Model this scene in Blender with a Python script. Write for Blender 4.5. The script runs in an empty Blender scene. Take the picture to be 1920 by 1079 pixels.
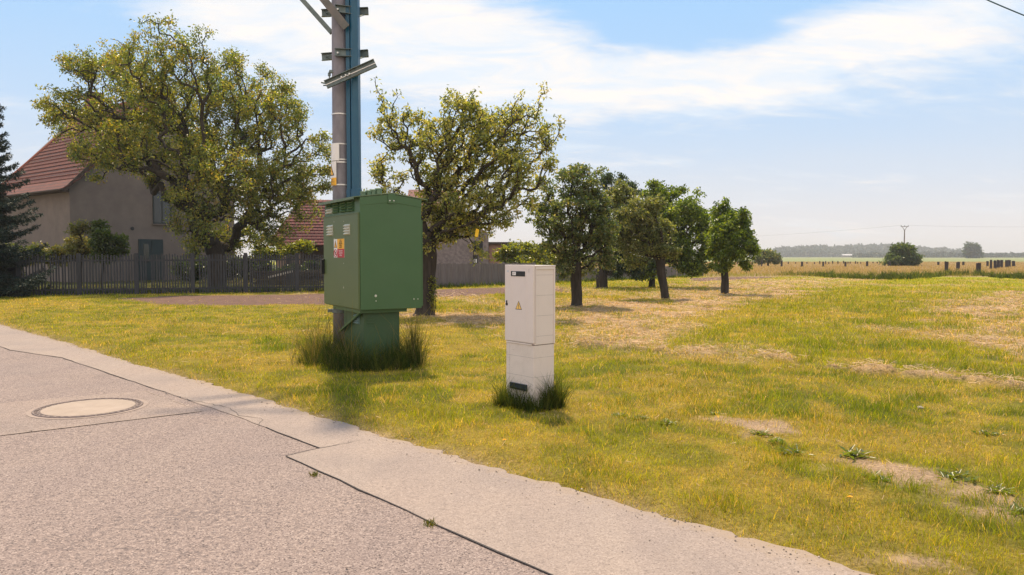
import bpy, math, random
import numpy as np
from mathutils import Matrix, Vector
R = math.radians
random.seed(7)
S = bpy.context.scene
C = S.collection

# ---------------------------------------------------------------- camera, light, exposure
F = 1400.0; W, H = 1920.0, 1079.0; EYE = 1.6; HOR = 481.0
PITCH = math.atan((H/2-HOR)/F)
cam = bpy.data.objects.new('camera', bpy.data.cameras.new('camera'))
cam.data.sensor_width = 36; cam.data.lens = F/W*36
cam.data.clip_start = 0.05; cam.data.clip_end = 20000
cam.location = (0, 0, EYE); cam.rotation_euler = (math.pi/2-PITCH, 0, 0)
C.objects.link(cam); S.camera = cam
S.render.resolution_x = 1024; S.render.resolution_y = 575
S.view_settings.view_transform = 'Standard'; S.view_settings.look = 'None'
S.view_settings.exposure = 0.33; S.view_settings.gamma = 1

SUN_EL = R(62); SUN_AZ = R(-12)          # azimuth from +Y towards +X; the sun stands ahead and to the left
sd = Vector((math.sin(SUN_AZ)*math.cos(SUN_EL), math.cos(SUN_AZ)*math.cos(SUN_EL), math.sin(SUN_EL)))
sun = bpy.data.objects.new('sun', bpy.data.lights.new('sun', 'SUN'))
sun.data.energy = 5.0; sun.data.angle = R(2.2); sun.data.color = (1, .81, .54)
sun.rotation_euler = sd.to_track_quat('Z', 'Y').to_euler(); sun.location = (0, 0, 40)
C.objects.link(sun)

world = bpy.data.worlds.new('World'); S.world = world; world.use_nodes = True
def build_world():
    nt = world.node_tree; N = nt.nodes; L = nt.links
    for n in list(N): N.remove(n)
    out = N.new('ShaderNodeOutputWorld'); bg = N.new('ShaderNodeBackground')
    L.new(bg.outputs[0], out.inputs[0])
    sky = N.new('ShaderNodeTexSky'); sky.sky_type = 'NISHITA'; sky.sun_disc = False
    sky.sun_elevation = SUN_EL; sky.sun_rotation = SUN_AZ; sky.dust_density = 1.0; sky.air_density = 1.0
    tc = N.new('ShaderNodeTexCoord'); sep = N.new('ShaderNodeSeparateXYZ'); L.new(tc.outputs['Generated'], sep.inputs[0])
    def m(op, a, b=None, c=None, clamp=False):
        n = N.new('ShaderNodeMath'); n.operation = op; n.use_clamp = clamp
        for i, x in enumerate((a, b, c)):
            if x is None: continue
            if hasattr(x, 'links'): L.new(x, n.inputs[i])
            else: n.inputs[i].default_value = x
        return n.outputs[0]
    az = m('ARCTAN2', sep.outputs[0], sep.outputs[1]); el = m('ARCSINE', sep.outputs[2])
    # cloud sheet: planar projection so the streaks foreshorten towards the horizon
    den = m('ADD', m('MAXIMUM', sep.outputs[2], 0.0), 0.22)
    cu = m('DIVIDE', sep.outputs[0], den); cv = m('DIVIDE', sep.outputs[1], den)
    cmb = N.new('ShaderNodeCombineXYZ'); L.new(cu, cmb.inputs[0]); L.new(cv, cmb.inputs[1])
    mp = N.new('ShaderNodeMapping'); mp.inputs['Rotation'].default_value = (0, 0, R(-35)); mp.inputs['Scale'].default_value = (1.0, 2.0, 1)
    L.new(cmb.outputs[0], mp.inputs[0])
    def noise(scale, detail, rough, dist=0.0, vec=None):
        n = N.new('ShaderNodeTexNoise'); n.inputs['Scale'].default_value = scale; n.inputs['Detail'].default_value = detail
        n.inputs['Roughness'].default_value = rough; n.inputs['Distortion'].default_value = dist
        L.new(vec or mp.outputs[0], n.inputs['Vector']); return n.outputs[0]
    n1 = noise(1.3, 9, .58, .5); n2 = noise(5.0, 7, .6, .3)
    nn = m('ADD', m('MULTIPLY', m('SUBTRACT', n1, .5), 4.2), m('MULTIPLY', m('SUBTRACT', n2, .5), 3.2))
    def gauss(px, py, sx, sy, amp, rot=0.0):
        a0 = math.atan((px-960)/F); e0 = math.atan((HOR-py)/F*math.cos(a0))
        da = m('SUBTRACT', az, a0); de = m('SUBTRACT', el, e0)
        ca, sa = math.cos(rot), math.sin(rot)
        u = m('DIVIDE', m('ADD', m('MULTIPLY', da, ca), m('MULTIPLY', de, sa)), sx/F)
        v = m('DIVIDE', m('SUBTRACT', m('MULTIPLY', de, ca), m('MULTIPLY', da, sa)), sy/F)
        q = m('ADD', m('MULTIPLY', u, u), m('MULTIPLY', v, v))
        return m('MULTIPLY', m('EXPONENT', m('MULTIPLY', q, -1.0)), amp)
    tot = None
    for g in CLOUDS:
        o = gauss(*g); tot = o if tot is None else m('ADD', tot, o)
    cl = m('ADD', tot, m('MULTIPLY', nn, .55))
    mr = N.new('ShaderNodeMapRange'); mr.interpolation_type = 'SMOOTHSTEP'
    mr.inputs['From Min'].default_value = -0.1; mr.inputs['From Max'].default_value = 1.25
    L.new(cl, mr.inputs[0])
    # grey-blue veil below the bright bank, pale haze at the horizon
    def mix(fac, a, b):
        n = N.new('ShaderNodeMix'); n.data_type = 'RGBA'
        if hasattr(fac, 'links'): L.new(fac, n.inputs['Factor'])
        else: n.inputs['Factor'].default_value = fac
        for k, x in ((6, a), (7, b)):
            if hasattr(x, 'links'): L.new(x, n.inputs[k])
            else: n.inputs[k].default_value = (*x, 1)
        return n.outputs[2]
    sc = N.new('ShaderNodeVectorMath'); sc.operation = 'SCALE'; sc.inputs['Scale'].default_value = SKY_STRENGTH
    L.new(sky.outputs[0], sc.inputs[0])
    blue = mix(.82, sc.outputs[0], (.26, .54, .88))
    veil_n = noise(.9, 6, .55, .8)
    veil = m('MULTIPLY', m('EXPONENT', m('MULTIPLY', m('MAXIMUM', el, 0.0), -6.5)), m('ADD', .75, m('MULTIPLY', veil_n, .7)), clamp=True)
    c1 = mix(veil, blue, (.52, .615, .73))
    hz = m('EXPONENT', m('MULTIPLY', m('MAXIMUM', el, 0.0), -9.0), clamp=True)
    c2 = mix(hz, c1, (.78, .71, .67))
    cn = noise(3.2, 8, .62, .6)
    cr_ = N.new('ShaderNodeMapRange'); cr_.inputs['From Min'].default_value = .38; cr_.inputs['From Max'].default_value = .62; L.new(cn, cr_.inputs[0])
    c3 = mix(mr.outputs[0], c2, mix(cr_.outputs[0], (.68, .745, .82), (.86, .81, .77)))
    # added fill: unseen bright warm clouds behind the camera and overhead, lifting camera-facing surfaces
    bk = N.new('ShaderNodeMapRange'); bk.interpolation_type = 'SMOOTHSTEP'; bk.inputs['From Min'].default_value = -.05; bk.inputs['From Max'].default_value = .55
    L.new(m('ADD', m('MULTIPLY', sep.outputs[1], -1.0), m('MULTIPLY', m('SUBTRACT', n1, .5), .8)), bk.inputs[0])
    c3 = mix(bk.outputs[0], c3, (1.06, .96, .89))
    # below the horizon the world is ground coloured
    dn = m('MULTIPLY', m('MULTIPLY', sep.outputs[2], -1.0), 30.0, clamp=True)
    c4 = mix(dn, c3, (.20, .18, .10))
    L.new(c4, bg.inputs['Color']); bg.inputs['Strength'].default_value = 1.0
SKY_STRENGTH = 0.10
CLOUDS = [(560, 20, 260, 120, 1.0), (820, 80, 240, 110, .9), (1000, 120, 200, 85, .9, -.15), (1230, 160, 230, 50, .9, .0),
          (1560, 110, 300, 75, .95, .25), (1820, 60, 260, 90, .6), (400, 0, 150, 60, .4), (930, 330, 300, 60, .3),
          (60, 230, 160, 60, .3), (1260, 30, 170, 50, -.9), (100, 80, 220, 90, -.5), (1500, 280, 600, 60, -.35)]
build_world()

# ---------------------------------------------------------------- projection helpers (photo pixel -> place in the world)
cp, sp = math.cos(PITCH), math.sin(PITCH)
def ray(px, py):
    u = (px-W/2)/F; v = (H/2-py)/F
    return (u, cp+v*sp, -sp+v*cp)
def P(px, py, Y):
    d = ray(px, py); k = Y/d[1]
    return Vector((d[0]*k, Y, EYE+d[2]*k))
def G(px, py, z=0.0):
    d = ray(px, py); k = (z-EYE)/d[2]
    return Vector((d[0]*k, d[1]*k, z))
class Frame:
    """upright box frame: origin o (x,y), local x along angle"""
    def __init__(s, o, deg):
        s.o = Vector((o[0], o[1], 0)); a = R(deg); s.rz = a
        s.x = Vector((math.cos(a), math.sin(a), 0)); s.y = Vector((-math.sin(a), math.cos(a), 0))
    def onx(s, px, py, xl):                       # ray meets local plane x = xl -> (y, z)
        d = Vector(ray(px, py)); c = Vector((0, 0, EYE))-s.o
        k = (xl-c.dot(s.x))/d.dot(s.x); q = c+d*k
        return q.dot(s.y), q.z
    def ony(s, px, py, yl):
        d = Vector(ray(px, py)); c = Vector((0, 0, EYE))-s.o
        k = (yl-c.dot(s.y))/d.dot(s.y); q = c+d*k
        return q.dot(s.x), q.z

# ---------------------------------------------------------------- mesh helpers
def link(o, parent=None):
    C.objects.link(o)
    if parent is not None: o.parent = parent
    return o
def tag(o, label=None, cat=None, group=None, kind=None):
    if label: o['label'] = label
    if cat: o['category'] = cat
    if group: o['group'] = group
    if kind: o['kind'] = kind
    return o
def empty(name, loc, rz=0, label=None, cat=None, group=None):
    o = bpy.data.objects.new(name, None); o.location = loc; o.rotation_euler = (0, 0, rz); o.empty_display_size = .2
    link(o); return tag(o, label, cat, group)
class MB:
    def __init__(s): s.v = []; s.f = []; s.uv = {}
    def add(s, vs, fs, M=None, uvs=None):
        b = len(s.v)
        for v in vs:
            v = Vector(v); s.v.append(tuple(M @ v) if M else tuple(v))
        for i, f in enumerate(fs):
            if uvs and uvs[i]: s.uv[len(s.f)] = uvs[i]
            s.f.append(tuple(k+b for k in f))
        return s
    def box(s, x0, x1, y0, y1, z0, z1, M=None):
        v = [(x, y, z) for z in (z0, z1) for y in (y0, y1) for x in (x0, x1)]
        return s.add(v, [(0, 2, 3, 1), (4, 5, 7, 6), (0, 1, 5, 4), (2, 6, 7, 3), (1, 3, 7, 5), (0, 4, 6, 2)], M)
    def tube(s, pts, rad, n=8, cap=True, M=None):
        pts = [Vector(p) for p in pts]; rad = rad if hasattr(rad, '__len__') else [rad]*len(pts)
        vs = []; fs = []; prev = None
        for i, p in enumerate(pts):
            d = (pts[min(i+1, len(pts)-1)]-pts[max(i-1, 0)]).normalized()
            if prev is None:
                u = d.cross(Vector((0, 0, 1)));
                if u.length < 1e-3: u = Vector((1, 0, 0))
            else: u = prev-d*prev.dot(d)
            u.normalize(); w = d.cross(u); prev = u
            for k in range(n):
                a = 2*math.pi*k/n; vs.append(p+(u*math.cos(a)+w*math.sin(a))*rad[i])
        for i in range(len(pts)-1):
            for k in range(n):
                a = i*n+k; b = i*n+(k+1) % n; fs.append((a, b, b+n, a+n))
        if cap: fs.append(tuple(range(n))[::-1]); fs.append(tuple(range((len(pts)-1)*n, len(pts)*n)))
        return s.add(vs, fs, M)
    def prism(s, poly, z0, z1, M=None):          # polygon in xy extruded in z
        n = len(poly)
        vs = [(x, y, z0) for x, y in poly]+[(x, y, z1) for x, y in poly]
        fs = [tuple(range(n))[::-1], tuple(range(n, 2*n))]+[(i, (i+1) % n, (i+1) % n+n, i+n) for i in range(n)]
        return s.add(vs, fs, M)
    def build(s, name, mat, parent=None, bevel=0, smooth=False):
        me = bpy.data.meshes.new(name); me.from_pydata(s.v, [], s.f)
        if s.uv:
            ul = me.uv_layers.new(name='UVMap')
            for p in me.polygons:
                if p.index in s.uv:
                    for k, li in enumerate(p.loop_indices): ul.data[li].uv = s.uv[p.index][k]
        me.materials.append(mat)
        if smooth:
            for p in me.polygons: p.use_smooth = True
        o = bpy.data.objects.new(name, me); link(o, parent)
        if bevel:
            md = o.modifiers.new('bevel', 'BEVEL'); md.width = bevel; md.segments = 2; md.limit_method = 'ANGLE'
        return o
def beam(mb, a, b, w, h, up=(0, 0, 1)):
    a, b = Vector(a), Vector(b); d = (b-a).normalized(); up = Vector(up)
    x = d.cross(up).normalized(); z = x.cross(d)
    vs = [p+x*sx*w/2+z*sz*h/2 for p in (a, b) for sz in (-1, 1) for sx in (-1, 1)]
    return mb.add(vs, [(0, 1, 3, 2), (4, 6, 7, 5), (0, 4, 5, 1), (2, 3, 7, 6), (1, 5, 7, 3), (0, 2, 6, 4)])
def np_mesh(name, V, Fc, mat, col=None, parent=None, smooth=False, nper=3):
    """V (n,3), Fc (m,nper) ints, col (n,3) point colours"""
    me = bpy.data.meshes.new(name); V = np.asarray(V, np.float32); Fc = np.asarray(Fc, np.int32)
    me.vertices.add(len(V)); me.vertices.foreach_set('co', V.ravel())
    me.loops.add(Fc.size); me.loops.foreach_set('vertex_index', Fc.ravel())
    me.polygons.add(len(Fc)); me.polygons.foreach_set('loop_start', np.arange(0, Fc.size, nper, dtype=np.int32))
    if smooth: me.polygons.foreach_set('use_smooth', np.ones(len(Fc), bool))
    me.update(calc_edges=True)
    if col is not None:
        at = me.attributes.new('Col', 'FLOAT_COLOR', 'POINT')
        c4 = np.ones((len(V), 4), np.float32); c4[:, :3] = col; at.data.foreach_set('color', c4.ravel())
    me.materials.append(mat)
    o = bpy.data.objects.new(name, me); return link(o, parent)

# ---------------------------------------------------------------- numpy noise
def _hash(ix, iy, seed):
    n = (ix.astype(np.int64)*374761393+iy.astype(np.int64)*668265263+seed*1442695041) & 0x7fffffff
    n = ((n ^ (n >> 13))*1274126177) & 0x7fffffff
    return ((n ^ (n >> 16)) & 0xffff)/65535.0
def vnoise(x, y, seed=0):
    ix = np.floor(x); iy = np.floor(y); fx = x-ix; fy = y-iy
    fx = fx*fx*(3-2*fx); fy = fy*fy*(3-2*fy)
    a = _hash(ix, iy, seed); b = _hash(ix+1, iy, seed); c = _hash(ix, iy+1, seed); d = _hash(ix+1, iy+1, seed)
    return (a*(1-fx)+b*fx)*(1-fy)+(c*(1-fx)+d*fx)*fy
def fbm(x, y, scale, octv=4, seed=0, gain=.5):
    t = 0; amp = 1; s = 0
    for k in range(octv):
        t = t+amp*vnoise(x*scale+17.3*k, y*scale-9.1*k, seed+k); s += amp; amp *= gain; scale *= 2.03
    return t/s
def sstep(a, b, x):
    t = np.clip((x-a)/(b-a), 0, 1); return t*t*(3-2*t)
def polysd(x, y, pts):
    """signed distance to polygon, positive inside"""
    inside = np.zeros(x.shape, bool); dmin = np.full(x.shape, 1e9); n = len(pts)
    for i in range(n):
        x0, y0 = pts[i]; x1, y1 = pts[(i+1) % n]
        ex, ey = x1-x0, y1-y0; t = np.clip(((x-x0)*ex+(y-y0)*ey)/(ex*ex+ey*ey), 0, 1)
        d = np.hypot(x-x0-t*ex, y-y0-t*ey); dmin = np.minimum(dmin, d)
        c = ((y0 > y) != (y1 > y)); xi = ex*(y-y0)/(ey if abs(ey) > 1e-9 else 1e-9)+x0
        inside ^= c & (x < xi)
    return np.where(inside, dmin, -dmin)
def linedist(x, y, pts):
    dmin = np.full(x.shape, 1e9)
    for (x0, y0), (x1, y1) in zip(pts[:-1], pts[1:]):
        ex, ey = x1-x0, y1-y0; t = np.clip(((x-x0)*ex+(y-y0)*ey)/(ex*ex+ey*ey), 0, 1)
        dmin = np.minimum(dmin, np.hypot(x-x0-t*ex, y-y0-t*ey))
    return dmin
def gp(*pp): return [(G(a, b).x, G(a, b).y) for a, b in pp]

# ---------------------------------------------------------------- materials
def newmat(name):
    m = bpy.data.materials.new(name); m.use_nodes = True; nt = m.node_tree
    for n in list(nt.nodes): nt.nodes.remove(n)
    out = nt.nodes.new('ShaderNodeOutputMaterial'); return m, nt, out
def nd(nt, t, **kw):
    n = nt.nodes.new(t)
    for k, v in kw.items():
        if k in n.inputs: n.inputs[k].default_value = v
        else: setattr(n, k, v)
    return n
def ramp(nt, fac, stops):
    r = nt.nodes.new('ShaderNodeValToRGB'); nt.links.new(fac, r.inputs[0]); e = r.color_ramp.elements
    while len(e) < len(stops): e.new(.5)
    for i, (p, c) in enumerate(stops):
        e[i].position = p; e[i].color = (*c, 1) if len(c) == 3 else c
    return r.outputs[0]
def mixc(nt, fac, a, b, bt='MIX'):
    n = nt.nodes.new('ShaderNodeMix'); n.data_type = 'RGBA'; n.blend_type = bt
    for k, x in ((0, fac), (6, a), (7, b)):
        if hasattr(x, 'links'): nt.links.new(x, n.inputs[k])
        else: n.inputs[k].default_value = x if k == 0 else (*x, 1)
    return n.outputs[2]
def surf(name, c1, c2=None, scale=8, rough=.6, bump=0, bscale=60, metal=0, spec=.4, dirt=None, dscale=2.0, damt=.4, coat=0, stretch=None):
    """painted or plain surface: two-tone noise, optional dirt blotches, fine bump"""
    m, nt, out = newmat(name); L = nt.links
    tc = nd(nt, 'ShaderNodeTexCoord'); vec = tc.outputs['Object']
    if stretch:
        mp = nd(nt, 'ShaderNodeMapping'); mp.inputs['Scale'].default_value = stretch; L.new(vec, mp.inputs[0]); vec = mp.outputs[0]
    b = nd(nt, 'ShaderNodeBsdfPrincipled', Roughness=rough, Metallic=metal); b.inputs['Specular IOR Level'].default_value = spec
    n = nd(nt, 'ShaderNodeTexNoise', Scale=scale, Detail=6.0, Roughness=.6); L.new(vec, n.inputs['Vector'])
    col = ramp(nt, n.outputs[0], [(.3, c1), (.7, c2 or c1)])
    if dirt:
        n2 = nd(nt, 'ShaderNodeTexNoise', Scale=dscale, Detail=8.0, Roughness=.7); L.new(vec, n2.inputs['Vector'])
        f = ramp(nt, n2.outputs[0], [(.48, (0, 0, 0)), (.75, (damt,)*3)]); col = mixc(nt, f, col, dirt)
    L.new(col, b.inputs['Base Color'])
    if coat: b.inputs['Coat Weight'].default_value = coat
    if bump:
        n3 = nd(nt, 'ShaderNodeTexNoise', Scale=bscale, Detail=4.0); L.new(vec, n3.inputs['Vector'])
        bp = nd(nt, 'ShaderNodeBump', Strength=1.0, Distance=bump); L.new(n3.outputs[0], bp.inputs['Height']); L.new(bp.outputs[0], b.inputs['Normal'])
    L.new(b.outputs[0], out.inputs[0]); return m
def leafmat(name, trans=.45, rough=.45, tint=(1.15, 1.05, .5), spec=.3):
    m, nt, out = newmat(name); L = nt.links
    at = nd(nt, 'ShaderNodeAttribute', attribute_name='Col')
    b = nd(nt, 'ShaderNodeBsdfPrincipled', Roughness=rough); b.inputs['Specular IOR Level'].default_value = spec
    L.new(at.outputs['Color'], b.inputs['Base Color'])
    t = nd(nt, 'ShaderNodeBsdfTranslucent'); L.new(mixc(nt, 1.0, at.outputs['Color'], tint, 'MULTIPLY'), t.inputs['Color'])
    mx = nd(nt, 'ShaderNodeMixShader', Fac=trans); L.new(b.outputs[0], mx.inputs[1]); L.new(t.outputs[0], mx.inputs[2])
    L.new(mx.outputs[0], out.inputs[0]); return m
M_leaf = leafmat('leaf', .5, .35, tint=(2.1, 1.85, .6), spec=.7); M_grass = leafmat('grass_blade', .45, .6, (1.7, 1.45, .35), .12)
M_straw = leafmat('straw', .15, .6, (1, .9, .6)); M_needle = leafmat('needle', .1, .5, (1, 1, .8))
M_bark = surf('bark', (.016, .013, .011), (.05, .040, .034), 14, .9, .02, 18, stretch=(1, 1, .25))
M_twig = surf('twig_bark', (.022, .018, .015), (.05, .04, .032), 10, .9)
# ================================================================ GROUND
S0 = 3.86                                        # road edge: (x+y)/sqrt2 = S0
def st(x, y): return (x+y)*.70711, (y-x)*.70711
SOIL = [gp((225, 561), (330, 556), (606, 553), (640, 556), (650, 572), (420, 574), (300, 571)),
        gp((790, 545), (945, 540), (1065, 541), (1065, 548), (945, 553), (790, 560)),
        gp((1290, 522), (1440, 518), (1460, 522), (1300, 529))]
STRAW = [gp((690, 592), (800, 583), (950, 590), (1060, 566), (1180, 556), (1260, 549), (1290, 529), (1480, 522), (1660, 523), (1500, 548), (1380, 590), (1290, 640), (1180, 655), (1040, 612), (950, 628), (800, 612)),
         gp((1740, 580), (1860, 548), (1960, 545), (1980, 690), (1830, 660)),
         gp((1480, 600), (1560, 560), (1640, 600), (1560, 640))]
DRY = [gp((1020, 735), (1140, 735), (1330, 775), (1640, 800), (1920, 850), (1960, 900), (1560, 850), (1400, 822), (1180, 790)),
       gp((700, 640), (840, 632), (900, 655), (800, 690), (700, 690))]
BARE = [gp((1500, 862), (1600, 858), (1750, 880), (1960, 945), (1960, 1040), (1790, 965), (1640, 905)),
        gp((1370, 780), (1480, 795), (1500, 820), (1400, 810), (1300, 790)),
        gp((1560, 1050), (1660, 1025), (1800, 1030), (1990, 1110), (1800, 1110)),
        gp((770, 596), (830, 598), (820, 606), (770, 606))]
GREEN = [gp((1300, 600), (1400, 570), (1700, 545), (1700, 600), (1500, 640), (1350, 650)),
         gp((1300, 680), (1500, 690), (1900, 730), (1960, 770), (1600, 730), (1200, 700))]
GARDEN_SHADE = gp((20, 552), (606, 544.5), (700, 543), (800, 536), (1000, 527.5), (1310, 516), (1310, 500), (1000, 497), (-400, 497), (-300, 545))  # garden behind the fences; tree shade painted in as darker soil and grass
ROWS = gp((1030, 641), (1090, 651), (1180, 658), (1300, 667), (1420, 672), (1500, 686), (1620, 700), (1760, 712), (1930, 735))
MEADOW_Y0 = 2240/(520-481.0)                     # tall brown grass starts here, on the right
def masks(x, y):
    s, t = st(x, y); r = np.hypot(x, y)
    wob = (fbm(x, y, .9, 3, 3)-.5)*1.2*np.clip(r/14, .25, 2)
    wob2 = (fbm(x, y, 4, 3, 5)-.5)*.7*np.clip(r/10, .3, 1.4)
    soil = np.zeros(x.shape); straw = soil.copy(); dry = soil.copy(); bare = soil.copy(); grn = soil.copy()
    for p in SOIL: soil = np.maximum(soil, sstep(-.35, .35, polysd(x, y, p)+wob*.3+wob2*.7))
    for p in STRAW: straw = np.maximum(straw, sstep(-.6, 1.0, polysd(x, y, p)+wob*2.0))
    for p in DRY: dry = np.maximum(dry, sstep(-.2, .4, polysd(x, y, p)+wob*1.2)*.8)
    for p in BARE: bare = np.maximum(bare, sstep(-.12, .22, polysd(x, y, p)+wob*.9+wob2*1.6-.12)*.9)
    for p in GREEN: grn = np.maximum(grn, sstep(-.5, .8, polysd(x, y, p)+wob*1.5))
    row = np.exp(-((linedist(x, y, ROWS)+wob2*.9)/.17)**2)*sstep(.38, .56, fbm(x, y, 1.1, 2, 31))
    # mown swaths on the right field run away from the camera
    sw = sstep(.46, .66, .55*fbm(x*.9+y*.35, (y-x*.3)*.22, .9, 4, 9)+.45*fbm(x, y, .35, 3, 12))
    fieldzone = sstep(1.0, 3.0, x-1.0-(10.5-y)*.6)*sstep(9.0, 12.5, y+.25*(x-4))
    straw = np.clip(np.maximum(straw*sstep(.38, .60, .5*fbm(x, y, .8, 5, 41)+.5*fbm(x, y, 2.6, 4, 43)+.01), sw*fieldzone*.45)-grn*.7, 0, 1)
    straw = np.maximum(straw, row)
    edge = np.exp(-np.clip(s-S0, 0, 99)/.09)*sstep(.35, .6, fbm(x, y, 3, 2, 77)+.1)
    bare = np.maximum(bare, edge*.9)
    dry = np.maximum(dry, sstep(.52, .72, fbm(x, y, .45, 4, 21))*.75)
    dry = np.maximum(dry, sstep(.50, .70, fbm(x, y, 2.2, 4, 23))*.75)
    dry = np.maximum(dry, np.exp(-np.clip(s-S0-.1, 0, 99)/.5)*.55)
    lush = np.maximum(sstep(.48, .68, fbm(x, y, .7, 4, 51)), sstep(.52, .66, fbm(x, y*1.6, 1.6, 4, 53))*.9)
    med = sstep(-1.5, 1.5, (y-MEADOW_Y0)+wob)*sstep(1.0, 4.0, x-7.5)
    crop = sstep(-6, 6, y-215+(fbm(x, y, .03, 2, 4)-.5)*10)
    garden_shade = sstep(-.2, .5, polysd(x, y, GARDEN_SHADE))
    return dict(garden_shade=garden_shade, soil=soil, straw=straw, dry=dry, bare=bare, lush=lush, row=row, med=med, crop=crop, s=s, t=t, r=r)
def mixn(a, b, f): return a*(1-f[:, None])+np.asarray(b)*f[:, None]
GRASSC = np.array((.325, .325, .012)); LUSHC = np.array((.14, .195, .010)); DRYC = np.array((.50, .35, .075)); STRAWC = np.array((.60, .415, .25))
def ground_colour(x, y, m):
    c = np.tile(np.array((.17, .15, .024)), (len(x), 1)); c = mixn(c, (.075, .09, .014), m['lush']*.7); c = mixn(c, DRYC*.55, m['dry']); c = mixn(c, GRASSC*.75, sstep(25, 60, m['r']))  # thatch and soil tones, darkened near the camera for the shade between blades
    c = mixn(c, STRAWC*.62, m['straw']); c = mixn(c, (.36, .25, .18), m['bare']); c = mixn(c, (.155, .095, .082), m['soil']); c = mixn(c, (.06, .065, .028), m['garden_shade'])
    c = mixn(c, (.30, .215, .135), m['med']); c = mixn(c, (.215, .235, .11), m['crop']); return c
def ground_z(x, y, m):
    off = sstep(.0, .25, m['s']-S0+(fbm(x, y, 2.5, 3, 77)-.5)*.16)
    z = -.03+off*(.03+.022)+off*(fbm(x, y, 1.3, 3, 8)-.5)*.05
    return z+m['row']*.09+m['straw']*(fbm(x, y, 2.2, 4, 88)-.45)*.12*np.clip(m['r']-6, 0, 1)
def build_ground():
    rr = np.concatenate([[.3, .8, 1.4], np.geomspace(1.9, 5200, 740)])
    th = np.concatenate([np.linspace(R(-180), R(-42), 24)[:-1], np.linspace(R(-42), R(42), 620), np.linspace(R(42), R(180), 24)[1:]])
    A, B = np.meshgrid(rr, th, indexing='ij'); x = (A*np.sin(B)).ravel(); y = (A*np.cos(B)).ravel()
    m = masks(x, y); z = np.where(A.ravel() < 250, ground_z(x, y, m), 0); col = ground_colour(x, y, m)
    n0, n1 = A.shape; i = np.arange(n0-1)[:, None]*n1+np.arange(n1-1)[None]; i = i.ravel()
    Fc = np.stack([i, i+n1, i+n1+1, i+1], 1)
    M, nt, out = newmat('field_ground'); L = nt.links
    at = nd(nt, 'ShaderNodeAttribute', attribute_name='Col'); tc = nd(nt, 'ShaderNodeTexCoord')
    b = nd(nt, 'ShaderNodeBsdfPrincipled', Roughness=.9); b.inputs['Specular IOR Level'].default_value = .1
    n = nd(nt, 'ShaderNodeTexNoise', Scale=35.0, Detail=6.0, Roughness=.75); L.new(tc.outputs['Object'], n.inputs['Vector'])
    n2 = nd(nt, 'ShaderNodeTexNoise', Scale=2.5, Detail=8.0, Roughness=.7); L.new(tc.outputs['Object'], n2.inputs['Vector'])
    f = ramp(nt, n.outputs[0], [(.3, (.45, .45, .45)), (.7, (1.5, 1.5, 1.5))]); f2 = ramp(nt, n2.outputs[0], [(.3, (.7, .72, .7)), (.7, (1.3, 1.27, 1.2))])
    c = mixc(nt, 1.0, at.outputs['Color'], f, 'MULTIPLY'); c = mixc(nt, 1.0, c, f2, 'MULTIPLY'); L.new(c, b.inputs['Base Color'])
    bp = nd(nt, 'ShaderNodeBump', Strength=.8, Distance=.03); L.new(n.outputs[0], bp.inputs['Height']); L.new(bp.outputs[0], b.inputs['Normal'])
    L.new(b.outputs[0], out.inputs[0])
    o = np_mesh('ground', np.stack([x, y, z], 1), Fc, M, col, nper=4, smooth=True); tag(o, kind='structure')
build_ground()

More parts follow.
